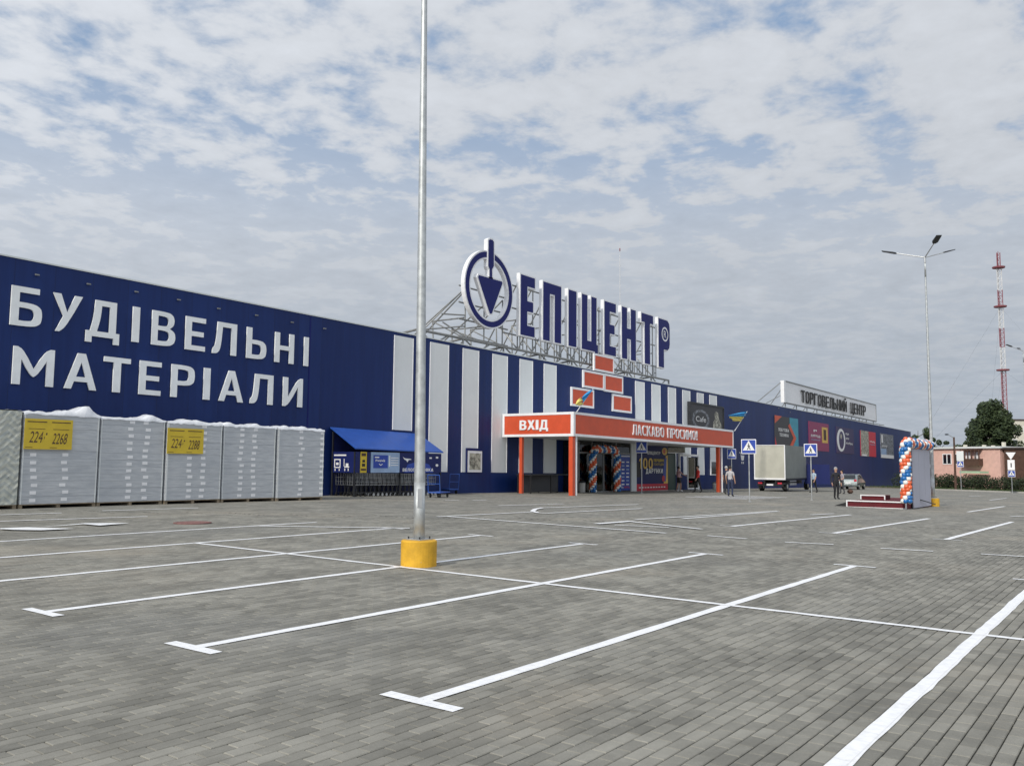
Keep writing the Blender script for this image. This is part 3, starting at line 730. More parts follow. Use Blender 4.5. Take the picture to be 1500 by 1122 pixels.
banner(1260.4, 1282.4, 630, 667.4, 'red_print', 'half picture half crimson banner', [([(0, 0), (.52, 0), (.52, 1), (0, 1)], 'photo_print'), ([(.05, 0), (.38, 0), (.34, .07), (.08, .07)], 'white_paint')],
       [('######', .58, .56, .36, .08, 'white_paint'), ('#######', .58, .46, .36, .05, 'pale_blue_print')])
banner(1289.7, 1308.3, 634.5, 670.2, 'photo_dark_print', 'grey photographic banner with a white lower edge, last in the row', [([(0, 0), (1, 0), (1, .14), (0, .14)], 'white_paint'), ([(0, .14), (.42, .14), (.42, .38), (0, .38)], 'pale_blue_print'), ([(.06, .62), (.16, .62), (.16, .95), (.06, .95)], 'white_paint')],
       [('#####', .1, .44, .4, .09, 'white_paint')])
# café billboard above the canopy
x0, x1, z0, z1 = wall_box(1011.4, 1059, 590.7, 630, D - .25); Y = D - .25; W = x1 - x0; H = z1 - z0
cb = thing('billboard', sh((x0, Y, z0)), 'dark framed café billboard with a pale round emblem above the canopy', 'billboard'); o_ = cb.location
MB().box(x0, x1, Y, Y + .2, z0, z1).build('board', ['charcoal_print'], cb, o_, shear=True)
fb = MB(); fb.box(x0 - .12, x1 + .12, Y - .05, Y + .2, z1, z1 + .14); fb.box(x0 - .12, x1 + .12, Y - .05, Y + .2, z0 - .14, z0); fb.box(x0 - .12, x0, Y - .05, Y + .2, z0, z1); fb.box(x1, x1 + .12, Y - .05, Y + .2, z0, z1)
fb.build('frame', ['dark_metal'], cb, o_, shear=True)
mb = MB(); sc_ = [(W * .30 + W * .25 * (1 + .06 * (k % 2)) * math.cos(math.pi * k / 16), H * .45 + H * .36 * (1 + .06 * (k % 2)) * math.sin(math.pi * k / 16)) for k in range(32)]
mb.prism(sc_, sh((x0, Y - .006, z0)), RB, UP, .003); mb.build('emblem', ['photo_dark_print'], cb, o_)
mb = MB(); mb.prism(ell(W * .30, H * .45, W * .20, H * .28), sh((x0, Y - .010, z0)), RB, UP, .003); mb.build('emblem', ['charcoal_print'], cb, o_)
mb = MB(); text_mb(mb, 'Cafe', sh((x0 + W * .15, Y - .013, z0 + H * .36)), RB, UP, W * .30, H * .2, 0, .04); mb.build('lettering', ['white_paint'], cb, o_)
mb = MB(); mb.prism([(W * .66, 0), (W * .95, 0), (W * .93, H * .35), (W * .86, H * .55), (W * .84, H * .78), (W * .77, H * .85), (W * .72, H * .74), (W * .74, H * .55), (W * .68, H * .4)], sh((x0, Y - .006, z0)), RB, UP, .003); mb.build('print', ['photo_print'], cb, o_)

# ------------------------------------------------------------------ roof sign
YS = D + 0.45
rs = thing('roof_sign', sh((45, YS, TOP)), 'large navy and white rooftop sign with trowel emblem on a steel truss', 'sign'); o_ = rs.location
S3 = lambda x, y: (590 + x / 3.571, 330 + y / 3.571)
def spos(x, y): p_ = on_y(*S3(x, y), YS); return p_.x, zb(p_)
DEP = 0.25
def block_letter(poly, x0, x1, z0, z1, name='letter'):
    pts = [(x0 + u * (x1 - x0), z0 + v * (z1 - z0)) for u, v in poly]
    body = MB(); body.prism(offset_poly(pts, .085), Vector((0, YS, 0)), R_X, UP, DEP)
    o = body.build(name, ['white_plastic'], rs, o_, shear=True)
    fc = MB(); fc.prism(pts, Vector((0, YS - .012, 0)), R_X, UP, .010); fo = fc.build('letter_face', ['sign_navy'], o, o_, shear=True)
    return o
s_ = .30
GL = {'Е': [(0, 0), (1, 0), (1, .17), (.46, .17), (.46, .41), (.88, .41), (.88, .58), (.46, .58), (.46, .83), (1, .83), (1, 1), (0, 1)],
      'П': [(0, 0), (.36, 0), (.36, .82), (.64, .82), (.64, 0), (1, 0), (1, 1), (0, 1)],
      'І': [(0, 0), (1, 0), (1, 1), (0, 1)],
      'Ц': [(0, 0), (.86, 0), (.86, -.07), (1.06, -.07), (1.06, .13), (.96, .13), (.96, 1), (.62, 1), (.62, .17), (.35, .17), (.35, 1), (0, 1)],
      'Н': [(0, 0), (.36, 0), (.36, .40), (.64, .40), (.64, 0), (1, 0), (1, 1), (.64, 1), (.64, .60), (.36, .60), (.36, 1), (0, 1)],
      'Т': [(.27, 0), (.72, 0), (.72, .83), (1, .83), (1, 1), (0, 1), (0, .83), (.27, .83)],
      'Р': [(0, 0), (.46, 0), (.46, .38), (.80, .38), (.95, .43), (1, .52), (1, .86), (.95, .95), (.80, 1), (0, 1)]}
top_l = spos(612, 255)[1]; top_r = spos(1335, 485)[1]; bot_l = spos(612, 570)[1]; bot_r = spos(1335, 738)[1]
xl = spos(612, 400)[0]; xr_ = spos(1335, 600)[0]
ztop = lambda x: top_l + (x - xl) / (xr_ - xl) * (top_r - top_l); zbot = lambda x: bot_l + (x - xl) / (xr_ - xl) * (bot_r - bot_l)
for ch, a, b in (('Е', 617, 690), ('П', 735, 828), ('І', 868, 908), ('Ц', 937, 1016), ('Е', 1055, 1114), ('Н', 1146, 1218), ('Т', 1248, 1308), ('Р', 1337, 1394)):
    xa = spos(a, 400)[0]; xb = spos(b, 400)[0]; xm = (xa + xb) / 2
    block_letter(GL[ch], xa, xb, zbot(xm), ztop(xm))
    LET = (xa, xb, xm)
# registered mark on the last letter
xa, xb, xm = LET; cxr = xa + .56 * (xb - xa); zr = zbot(xm) + .70 * (ztop(xm) - zbot(xm)); rr = .30 * (xb - xa)
mb = MB()
for k in range(24):
    a, b = 2 * math.pi * k / 24, 2 * math.pi * (k + 1) / 24
    mb.quad(*[(cxr + q * rr * math.cos(t_), YS - .018, zr + q * rr * math.sin(t_)) for q, t_ in ((.78, a), (1, a), (1, b), (.78, b))][::1])
text_mb(mb, 'R', (cxr - rr * .36, YS - .018, zr - rr * .48), R_X, UP, rr * .75, rr * .96, 0, .02)
mb.build('registered_mark', ['white_plastic'], rs, o_, shear=True)
# emblem: ring with trowel
exl = spos(322, 338)[0]; exr = spos(577, 338)[0]; ecx = (exl + exr) / 2; ez1 = spos(452, 133)[1]; ez0 = spos(452, 541)[1]; ecz = (ez0 + ez1) / 2; ERX = (exr - exl) / 2; ERZ = (ez1 - ez0) / 2
def ring(name, r0, r1, y0, y1, mt, par):
    mb = MB(); n = 56; vs = []; fs = []
    for i in range(n):
        a = 2 * math.pi * i / n
        for rr, yy in ((r1, y0), (r1, y1), (r0, y1), (r0, y0)): vs.append((ecx + (ERX + rr) * math.cos(a), yy, ecz + (ERZ + rr) * math.sin(a)))
    for i in range(n):
        j = (i + 1) % n
        for k in range(4): fs.append((4 * i + k, 4 * j + k, 4 * j + (k + 1) % 4, 4 * i + (k + 1) % 4))
    mb.add(vs, fs); return mb.build(name, [mt], par, o_, shear=True)
rg = ring('emblem_ring', -.50, 0.0, YS, YS + DEP, 'white_plastic', rs); ring('ring_face', -.40, -.09, YS - .012, YS - .002, 'sign_navy', rg)
def em(pts, name, d=.085):
    P = [spos(x, y) for x, y in pts][::-1]
    b = MB(); b.prism(offset_poly(P, d), Vector((0, YS - .05, 0)), R_X, UP, DEP + .02); o = b.build(name, ['white_plastic'], rs, o_, shear=True)
    f_ = MB(); f_.prism(P, Vector((0, YS - .062, 0)), R_X, UP, .010); f_.build('face', ['sign_navy'], o, o_, shear=True)
em([(394, 262), (515, 296), (517, 306), (462, 462), (452, 464), (447, 450), (390, 272)], 'trowel_blade')
em([(446, 80), (453, 75), (465, 78), (472, 88), (472, 215), (463, 232), (463, 276), (451, 273), (451, 232), (444, 215)], 'trowel_handle')
# steel truss
def T(*segs, r=.045, mtl='truss_paint', name='truss'):
    mb = MB()
    for a, b in segs: mb.tube(sh(a), sh(b), r, n=6)
    return mb.build(name, [mtl], rs, o_)
XA, XB = spos(70, 500)[0] + .2, spos(1397, 800)[0]
zrail = TOP + .47
YB = YS + DEP + .12
T(((XA, YS + .1, zrail), (XB, YS + .1, zrail)), ((XA, YS + 2.4, zrail - .25), (XB, YS + 2.4, zrail - .25)), r=.07, name='base_rail')
T(((XB, YS + .1, zrail), (XB, YS + .1, TOP)), r=.07, name='base_post')
k = 0; x = XA
while x < XB - .5:
    T(((x, YS + .1, zrail), (x, YS + .1, TOP - .4)), ((x, YS + 2.4, zrail - .25), (x, YS + 2.4, TOP - .5)), ((x, YS + .1, zrail), (x, YS + 2.4, zrail - .25)), r=.06, name='base_post')
    if x + 1.2 < XB: T(((x + 1.25, YS + .1, TOP - .1), (x + .1, YS + .1, zrail)), ((x + 1.25, YS + .1, TOP - .1), (x + 2.4, YS + .1, zrail)), r=.045, name='base_brace')
    x += 3.6; k += 1
def frame_at(x, h, back=3.4):
    z0 = zrail; z1 = zrail + h
    T(((x, YB, z0), (x, YB, z1)), ((x, YB, z1), (x, YB + back, z0 - .6)), ((x, YB, z0 + h * .45), (x, YB + back * .52, z0 + h * .45)), ((x, YB, z0 + .1), (x, YB + back * .52, z0 + h * .45)), ((x, YB + back * .52, z0 + h * .45), (x, YB + back * .5, z0 - .2)), r=.042, name='support_frame')
for xx in (exl + .55, ecx, exr - .5): frame_at(xx, ERZ * 1.25 if xx != ecx else ERZ * 1.0, 4.5)
T(*[((exl - .9, YB + 2.2, zrail + .2), (exl + .4, YB, zrail + ERZ * 1.25)), ((exl - 2.2, YB + 1.5, zrail - .2), (exl + .4, YB, zrail + ERZ * 1.25)), ((exl - .7, YB + .6, zrail + 1.3), (exl + .5, YB, zrail + 1.35)), ((exl - 1.7, YB + 1.2, zrail + .35), (exl + .5, YB, zrail + .75)), ((exl - .5, YB + .7, zrail + .9), (exl + .5, YB, zrail + .2))], r=.04, name='side_brace')
T(*[((exl, YB, zrail + hh), (exr, YB, zrail + hh)) for hh in (.15, 1.1, 2.0, 2.9)], r=.045, name='cross_rail')
xx = xl + .3
while xx < xr_ + 1.0:
    frame_at(xx, ztop(xx) - zrail - .4, 3.0); xx += 1.55
for fr_ in (.2, .55, .85):
    za = zrail + (ztop(xl) - zrail) * fr_; zc_ = zrail + (ztop(xr_) - zrail) * fr_
    T(((exr - .5, YB, za), (xr_ + .9, YB, zc_)), r=.045, name='cross_rail')
xx = xl + .25
while xx < xr_ + .8:                              # stubby legs under each letter
    T(((xx, YS + .15, zrail), (xx, YS + .15, zbot(xx) + .05)), ((xx + .3, YS + .15, zrail), (xx + .3, YS + .15, zbot(xx) + .05)), ((xx, YS + .15, zrail + .35), (xx + .3, YS + .15, zrail + .35)), r=.035, name='letter_leg'); xx += 1.3
# thin aerial behind the sign
p_ = on_y(908, 430, D + 9); a0 = Vector((p_.x, D + 9, sh((p_.x, 0, TOP - .4)).z)); a1 = on_y(908, 357, D + 9)
ae = thing('roof_aerial', a0, 'thin whip aerial standing on the roof behind the big letters', 'aerial')
mb = MB(); mb.tube(a0, a1, .032, .022, n=6); mb.build('rod', ['mast_white'], ae, a0)
hd = on_y(908, 366, D + 9); mb = MB(); mb.lathe([(.02, -.15), (.05, -.1), (.05, .1), (.02, .15)], hd, 8); mb.build('tip', ['mast_red'], ae, a0)

# ------------------------------------------------------------------ second roof sign
YT = D + 1.0
tl = on_y(1148, 558.5, YT); bl = on_y(1148, 588.5, YT); xr2 = on_y(1283, 600, YT).x
zt, zb_ = zb(tl), zb(bl); xt0 = tl.x
ts = thing('roof_board_sign', sh((xt0, YT, TOP)), 'long pale board sign with black lettering on the far roof', 'sign'); o_ = ts.location
MB().box(xt0 + .45, xr2, YT + .02, YT + .10, zb_, zt).build('board', ['white_plastic'], ts, o_, shear=True)
MB().box(xt0 - .1, xt0 + .40, YT - .06, YT + .3, zb_ - .05, zt + .08).build('end_post', ['white_plastic'], ts, o_, shear=True)
fb = MB(); fb.box(xt0 + .4, xr2 + .1, YT - .03, YT + .15, zt, zt + .12); fb.box(xt0 + .4, xr2 + .1, YT - .03, YT + .15, zb_ - .12, zb_); fb.box(xr2, xr2 + .12, YT - .03, YT + .15, zb_, zt); fb.build('frame', ['truss_paint'], ts, o_, shear=True)
T5 = lambda x, y: on_y(980 + x / 4.1667, 540 + y / 4.1667, YT - .1)
word = 'ТОРГОВЕЛЬНИЙ ЦЕНТР'; xa = T5(805, 150).x; xb = T5(1202, 270).x; hz = zb(T5(815, 132)) - zb(T5(815, 207)); z_ = zb(T5(815, 207))
pitch = (xb - xa) / (len(word)); 
for k, ch in enumerate(word):
    if ch == ' ': continue
    hh = hz; lo = z_
    mb = MB(); text_mb(mb, ch, sh((xa + k * pitch + pitch * .08, YT - .08, lo)), RB, UP, pitch * .78, hh, .08, thin=.030); mb.build('letter', ['black'], ts, o_)
xx = xt0 + .5
while xx < xr2 + 4:
    mb = MB(); mb.tube(sh((xx, YT + .06, TOP - .5)), sh((xx, YT + .06, zb_ - .02 if xx < xr2 else TOP + .5)), .05, n=6)
    if xx < xr2: mb.tube(sh((xx, YT + .12, zt - .3)), sh((xx, YT + 2.4, TOP - .5)), .04, n=6)
    mb.build('support_post', ['truss_paint'], ts, o_); xx += 3.4
mb = MB(); mb.tube(sh((xt0 - 5.5, YT + 1.5, TOP - .2)), sh((xt0, YT + .3, zt - .1)), .05, n=6); mb.tube(sh((xt0 - 4.2, YT + 1.5, TOP - .2)), sh((xt0, YT + .3, zt - 1.4)), .04, n=6); mb.tube(sh((xt0, YT + .3, TOP + .25)), sh((xr2 + 4.5, YT + .1, TOP + .45)), .05, n=6)
mb.build('brace', ['truss_paint'], ts, o_)
mb = MB(); q = sh((xt0 - 4.4, YT + .6, TOP)); mb.lathe([(.05, -.3), (.35, 0), (.45, .25), (.42, .3), (.05, .1)], q, 14); so = mb.build('roof_lamp', ['white_plastic'], ts, o_)

# ------------------------------------------------------------------ brick emblem over the entrance
Z4 = lambda x, y: (720 + x / 3.947, 500 + y / 3.947)
be = thing('brick_emblem', sh((on_y(880, 570, D - .1).x, D - .1, 6.5)), 'emblem of five red panels with white frames stacked above the entrance', 'emblem'); o_ = be.location
for (a, b, c, d) in ((592, 708, 68, 168), (530, 650, 163, 265), (652, 760, 186, 288), (462, 592, 262, 372), (700, 810, 303, 403)):
    p0 = Z4(a, c); p1 = Z4(b, d); x0, x1, z0, z1 = wall_box(p0[0], p1[0], p0[1], p1[1], D - .1)
    pn = MB().box(x0 + .13, x1 - .13, D - .10, D - .012, z0 + .13, z1 - .13).build('brick_panel', ['red_panel'], be, o_, shear=True)
    fb = MB(); fb.box(x0, x1, D - .12, D - .01, z1 - .13, z1); fb.box(x0, x1, D - .12, D - .01, z0, z0 + .13); fb.box(x0, x0 + .13, D - .12, D - .01, z0 + .13, z1 - .13); fb.box(x1 - .13, x1, D - .12, D - .01, z0 + .13, z1 - .13)
    fb.build('frame', ['white_plastic'], pn, o_, shear=True)

# ------------------------------------------------------------------ entrance canopy
XL = on_y(735, 620, D).x
r_ = ray(840, 620); YF = XL * r_.y / r_.x
XRC = on_y(1074, 640, YF).x
zc1 = zb(on_y(840, 603, YF)); zc0 = zb(on_y(840, 638.7, YF))
cn = thing('entrance_canopy', sh((XL, YF, zc0 - 3)), 'orange red entrance canopy with white edging on red columns', 'canopy'); o_ = cn.location
MB().box(XL + .06, XRC - .06, YF + .06, D - .06, zc0 + .05, zc1 - .12).build('roof_slab', ['light_cladding'], cn, o_, shear=True)
fz0, fz1 = zc0 + .13, zc1 - .13
MB().box(XL + .15, XRC - .13, YF - .012, YF + .05, fz0, fz1).build('front_fascia', ['red_panel'], cn, o_, shear=True)
MB().box(XL - .012, XL + .05, YF + .15, D - .2, fz0, fz1).build('side_fascia', ['red_panel'], cn, o_, shear=True)
eb = MB()
for z_0, z_1 in ((zc0, fz0), (fz1, zc1)):
    eb.box(XL - .03, XRC, YF - .03, YF + .055, z_0, z_1); eb.box(XL - .03, XL + .055, YF + .055, D - .065, z_0, z_1)
eb.box(XL - .03, XL + .15, YF - .03, YF + .15, fz0, fz1); eb.box(XRC - .13, XRC, YF - .03, YF + .055, fz0, fz1); eb.box(XL - .03, XL + .055, D - .2, D - .065, fz0, fz1)
eb.build('edging', ['white_plastic'], cn, o_, shear=True)
def column(x, y, wdt=.24):
    zg = g(x, y) - .05; zt_ = sh((x, y, zc0)).z
    o = MB().box(x - wdt / 2, x + wdt / 2, y - wdt / 2, y + wdt / 2, zg, zt_).build('column', ['red_panel'], cn, o_)
    return o
column(XL + .13, YF + .17, .24)
yl = XL * ray(762, 650).y / ray(762, 650).x; column(XL + .13, yl, .18)
XCR = on_y(1052, 690, YF + .2).x; column(XCR, YF + .2, .22)
zg = g(XL, YF)
mb = MB(); mb.tube((XL + .42, YF + .12, zg), (XL + .42, YF + .12, sh((XL, 0, zc0)).z), .08, n=10); mb.build('downpipe', ['white_plastic'], cn, o_)
mb = MB(); mb.tube((XCR + .42, YF + .12, g(XCR, YF)), (XCR + .42, YF + .12, sh((XCR, 0, zc0)).z), .07, n=10); mb.build('downpipe', ['white_plastic'], cn, o_)
# canopy lettering
hl = fz1 - fz0
def side_pt(px): d = ray(px, 620); return XL * d.y / d.x
ya, yb = side_pt(762), side_pt(803.5)
word = 'ВХІД'; wid = [1.0, 1.05, .38, 1.2]; tot = sum(wid) + .45; u = 0
for ch, wv in zip(word, wid):
    wl = (ya - yb) * wv / tot
    lo = fz0 + hl * .23; hh = hl * .52
    mb = MB(); text_mb(mb, ch, sh((XL - .014, ya - u * (ya - yb) / tot, lo)), (0, -1, 0), UP, wl, hh, .05, .055); mb.build('letter', ['white_plastic'], cn, o_); u += wv + .15
xa = on_y(926, 630, YF).x; xb = on_y(1021, 640, YF).x
word = 'ЛАСКАВО ПРОСИМО!'; wid = {' ': .6, '!': .4, 'М': 1.15}; tot = sum(wid.get(c_, 1) for c_ in word); u = 0
for ch in word:
    wv = wid.get(ch, 1)
    if ch != ' ':
        mb = MB(); x_ = xa + u / tot * (xb - xa); text_mb(mb, ch, sh((x_, YF - .014, fz0 + hl * .20)), RB, UP, (xb - xa) / tot * wv * .80, hl * .60, .05, thin=.032); mb.build('letter', ['white_plastic'], cn, o_)
    u += wv

# ------------------------------------------------------------------ glazed vestibule under the canopy
YV = D - 1.1
vx = lambda px: on_y(px, 690, YV).x
VX0, VX1 = vx(847), vx(990)
zf = g((VX0 + VX1) / 2, YV); zv1 = sh(((VX0 + VX1) / 2, 0, zc0)).z + .05
ve = thing('entrance_vestibule', (VX0, YV, zf), 'glazed entrance lobby with grey frames under the red canopy', 'vestibule'); o_ = ve.location
ztr = on_y(870, 663.5, YV).z
MB().box(VX0, VX1, YV + .1, D - .06, zf - .3, zf + .02).build('floor', ['concrete'], ve, o_)
for a, b, nm in ((848, 866, 'glass_pane'), (867, 883, 'door'), (884.5, 901, 'door'), (902.5, 923, 'glass_pane')):
    MB().box(vx(a) + .04, vx(b) - .04, YV, YV + .012, zf + .06, ztr - .05).build(nm, ['pane_glass'], ve, o_)
    MB().box(vx(a) + .04, vx(b) - .04, YV, YV + .012, ztr + .05, zv1 - .02).build('transom_pane', ['pane_glass'], ve, o_)
for px in (847.3, 866.5, 883.8, 901.8, 923):
    MB().box(vx(px) - .045, vx(px) + .045, YV - .04, YV + .05, zf, zv1).build('mullion', ['truss_paint'], ve, o_)
MB().box(vx(847) + .05, vx(931) - .05, YV - .035, YV + .045, ztr - .05, ztr + .05).build('transom', ['truss_paint'], ve, o_)
MB().box(vx(866.5), vx(902), YV - .035, YV + .045, zf + .001, zf + .07).build('threshold', ['steel'], ve, o_)
MB().box(vx(923.4), vx(931), YV - .08, YV + .30, zf - .05, zv1).build('pilaster', ['light_cladding'], ve, o_)
MB().box(vx(931.2), vx(978), YV, YV + .25, zf - .05, zv1).build('wall_panel', ['light_cladding'], ve, o_)
MB().box(VX0 - .02, VX0 + .06, YV + .06, D - .06, zf, zv1).build('side_wall', ['glass_dark'], ve, o_)
MB().box(vx(979), vx(990), YV + .02, YV + .10, zf, on_y(985, 665, YV).z).build('side_door', ['green_door'], ve, o_)
MB().box(vx(978.5), vx(1004), YV + .0, YV + .012, on_y(985, 664, YV).z + .08, zv1).build('transom_pane', ['pane_glass'], ve, o_)
MB().box(vx(978.5), vx(1004), YV - .03, YV + .08, on_y(985, 664, YV).z, on_y(985, 664, YV).z + .07).build('transom', ['white_plastic'], ve, o_)
MB().box(vx(990.5), vx(990.5) + .08, YV + .11, D - .06, zf, zv1).build('side_wall', ['glass_dark'], ve, o_)
MB().box(VX0 + .1, vx(990), D - .16, D - .11, zf, zv1).build('dark_interior_back', ['charcoal_print'], ve, o_)  # charcoal sheet painted in for the deep indoor darkness behind the glass
MB().box(VX0 + .1, vx(990), YV + .3, D - .2, zv1 - .05, zv1).build('ceiling', ['charcoal_print'], ve, o_)
# white portal frame beside it
pf = thing('portal_frame', (vx(992), YV - .2, zf), 'white framed open glass doorway beside the green door', 'doorway'); o_ = pf.location
zp = on_y(1006, 668.5, YV).z; Yp = YV - .2
fb = MB(); fb.box(vx(992), vx(992) + .14, Yp, Yp + .14, zf - .05, zp); fb.box(vx(1019.5), vx(1019.5) + .14, Yp, Yp + .14, zf - .05, zp); fb.box(vx(992) - .02, vx(1019.5) + .16, Yp - .01, Yp + .15, zp, zp + .16); fb.build('frame', ['white_plastic'], pf, o_)
MB().box(vx(1005), vx(1019.3), Yp + .05, Yp + .065, zf + .08, zp - .06).build('glass_pane', ['pane_glass'], pf, o_)
fb = MB(); fb.box(vx(1004.4), vx(1004.4) + .08, Yp + .03, Yp + .09, zf, zp - .02); fb.box(vx(1004.6) + .06, vx(1019.4), Yp + .03, Yp + .09, zf, zf + .08); fb.build('door_leaf', ['white_plastic'], pf, o_)
# posters of the lobby
def poster(px0, px1, py0, py1, Y, base, name, label, parts, texts, cat='poster'):
    a = on_y(px0, py0, Y); b = on_y(px0, py1, Y); x0, x1, z0, z1 = a.x, on_y(px1, py0, Y).x, b.z, a.z; W = x1 - x0; H = z1 - z0
    t_ = thing(name, (x0, Y, z0), label, cat); o_ = t_.location
    MB().box(x0, x1, Y, Y + .03, z0, z1).build('sheet', [base], t_, o_); e = .003
    for pts, mt in parts:
        e += .002; mb = MB(); mb.prism([(u * W, v * H) for u, v in pts], (x0, Y - e, z0), R_X, UP, .0015); mb.build('print', [mt], t_, o_)
    for s, u, v, w_, h_, mt in texts:
        e += .002; mb = MB(); text_mb(mb, s, (x0 + u * W, Y - e, z0 + v * H), R_X, UP, w_ * W, h_ * H, 0, .03); mb.build('lettering', [mt], t_, o_)
    return t_
R4 = lambda x0, x1, y0, y1: [(x0, y0), (x1, y0), (x1, y1), (x0, y1)]
poster(902.6, 922.6, 666, 718.5, YV - .05, 'blue_print', 'info_poster', 'blue opening-hours style poster full of small white entries', [(R4(.05 + .32 * c_, .05 + .32 * c_ + .2, .15 + .105 * r_i, .15 + .105 * r_i + .035), 'white_paint' if (c_ + r_i) % 3 else 'pale_blue_print') for c_ in range(3) for r_i in range(7)] + [(R4(.05, .95, .95, .98), 'white_paint')], [('######', .08, .06, .4, .05, 'white_paint'), ('######', .52, .06, .4, .05, 'red_print')])
poster(931.4, 977.8, 651.5, 719.3, YV - .03, 'navy_print', 'gift_poster', 'bright poster with large gold number 100 and a red lower band', [(R4(0, 1, 0, .15), 'red_print'), (R4(.0, .14, .30, .62), 'black'), (ell(.90, .88, .09, .085), 'gold_print'), (ell(.885, .88, .04, .05), 'red_panel'), ([(.86, .15), (1, .15), (1, .80), (.93, .78)], 'gold_print'), ([(.83, .2), (.93, .2), (.96, .74), (.88, .70)], 'blue_print'), (ell(.85, .26, .05, .07), 'red_print')] + [(R4(.08 + .085 * k, .08 + .085 * k + .055, .06, .085), 'white_paint') for k in range(10)],
       [('ЕПІЦЕНТР', .34, .80, .40, .07, 'white_paint'), ('100', .08, .48, .42, .24, 'gold_print'), ('ПЕРШИМ', .53, .64, .32, .065, 'yellow_print'), ('ПОКУПЦЯМ', .53, .545, .32, .065, 'yellow_print'), ('ДАРУНКИ', .28, .38, .54, .11, 'white_paint')])
# litter bins and table
def bin_(px, py, hgt, label):
    c = on_g(px, py); t_ = thing('litter_bin', c, label, 'bin', None)
    MB().lathe([(.16, 0), (.19, .03), (.20, hgt * .8), (.19, hgt * .82)], (0, 0, 0), 14).build('body', ['concrete'], t_, smooth_=False)
    MB().lathe([(.20, hgt * .82), (.215, hgt * .84), (.15, hgt * .97), (.04, hgt)], (0, 0, 0), 14).build('lid', ['dark_metal'], t_)
bin_(852.5, 721.5, .7, 'small grey litter bin at the foot of the corner column'); bin_(1047.5, 717.2, .62, 'low grey litter bin before the far canopy column')
tx0, tx1 = on_y(769, 700, 27.6).x, on_y(829, 700, 27.6).x; tz = on_y(800, 694.5, 27.6).z; tg = g(42, 27.6)
tb = thing('table', (tx0, 27.6, tg), 'dark covered table standing under the canopy beside the red columns', 'table'); o_ = tb.location
MB().box(tx0, tx1, 27.2, 28.2, tz - .05, tz, .01).build('table_top', ['dark_metal'], tb, o_)
for xx in (tx0 + .06, (tx0 + tx1) / 2, tx1 - .12):
    for yy in (27.26, 28.1): MB().box(xx, xx + .06, yy, yy + .06, tg - .01, tz - .05).build('leg', ['black'], tb, o_)
MB().box(tx0 + .2, tx1 - .2, 28.05, 28.09, tg + .05, tz - .06).build('back_panel', ['charcoal_print'], tb, o_)

# ------------------------------------------------------------------ balloons
def balloon_mesh():
    mb = MB(); mb.ball((0, 0, 0), 1, 12, 8, 1.1); mb.lathe([(.10, -1.16), (.03, -1.08), (.09, -1.04)], (0, 0, 0), 6); return mb
BAL = {}
def balloon(par, off, p_, r, col):
    if col not in BAL:
        o = balloon_mesh().build('balloon', ['balloon_' + col], None, smooth_=True); BAL[col] = o.data; COL.objects.unlink(o); bpy.data.objects.remove(o)
    o = bpy.data.objects.new('balloon', BAL[col]); link(o, par); o.location = Vector(p_) - Vector(off); o.scale = (r, r, r)
    o.rotation_euler = (rnd.uniform(-1, 1), rnd.uniform(-1, 1), rnd.uniform(0, 6)); return o
SEQ = ['blue', 'blue', 'white', 'orange', 'orange', 'white']
def garland(par, off, path, rad, rb, twist, stride=1):
    """balloons in clusters of four along a path, the colours spiralling round it"""
    L_ = [0]
    for a, b in zip(path, path[1:]): L_.append(L_[-1] + (Vector(b) - Vector(a)).length)
    n = int(L_[-1] / (rb * 1.45)); cnt = 0
    for k in range(n + 1):
        s = L_[-1] * k / n; i = max(j for j in range(len(path) - 1) if L_[j] <= s + 1e-9)
        a, b = Vector(path[i]), Vector(path[i + 1]); c = a.lerp(b, (s - L_[i]) / (L_[i + 1] - L_[i])); d = (b - a).normalized()
        u = d.cross(Vector((0, 1, 0.01))).normalized(); v = d.cross(u)
        for q in range(6):
            an = 2 * math.pi * q / 6 + k * twist
            ph = q
            balloon(par, off, c + (u * math.cos(an) + v * math.sin(an)) * rad + Vector((rnd.gauss(0, .01), rnd.gauss(0, .01), rnd.gauss(0, .01))), rb * rnd.uniform(.92, 1.06), SEQ[ph]); cnt += 1
    return cnt
# arch round the lobby door
bx0, bx1 = vx(861), vx(897); bz = on_y(880, 658, YV).z
ba = thing('balloon_arch', (bx0, YV - .35, zf), 'arch of red white and blue balloons around the glass entrance door', 'balloon arch')
garland(ba, ba.location, [(bx0, YV - .35, zf + .12), (bx0, YV - .35, bz - .3), (bx0 + .35, YV - .35, bz), (bx1 - .35, YV - .35, bz), (bx1, YV - .35, bz - .3), (bx1, YV - .35, zf + .12)], .15, .10, .85)

# ------------------------------------------------------------------ flags
def flag(foot, tip, cloth, label):
    t_ = thing('flag', foot, label, 'flag', None)
    mb = MB(); mb.tube((0, 0, 0), Vector(tip) - Vector(foot), .022, .016, n=6); mb.build('pole', ['white_plastic'], t_)
    for nm, quads in cloth:
        mb = MB()
        (a, b, c, d) = [Vector(q) - Vector(foot) for q in quads]; n1, n2 = 8, 5; idx = {}
        for i in range(n1 + 1):
            for j in range(n2 + 1):
                p_ = a.lerp(b, i / n1).lerp(d.lerp(c, i / n1), j / n2); p_.y += .07 * math.sin(i * 1.5 + j * .8)
                idx[i, j] = len(mb.v); mb.v.append(tuple(p_))
        for i in range(n1):
            for j in range(n2): mb.f.append((idx[i, j], idx[i + 1, j], idx[i + 1, j + 1], idx[i, j + 1])); mb.m.append(0)
        o = mb.build('cloth', [nm], t_, smooth_=True); md = o.modifiers.new('thick', 'SOLIDIFY'); md.thickness = .006
Yg = YF - .05
P4 = lambda x, y, Y=None: on_y(*Z4(x, y), YF - .05 if Y is None else Y)
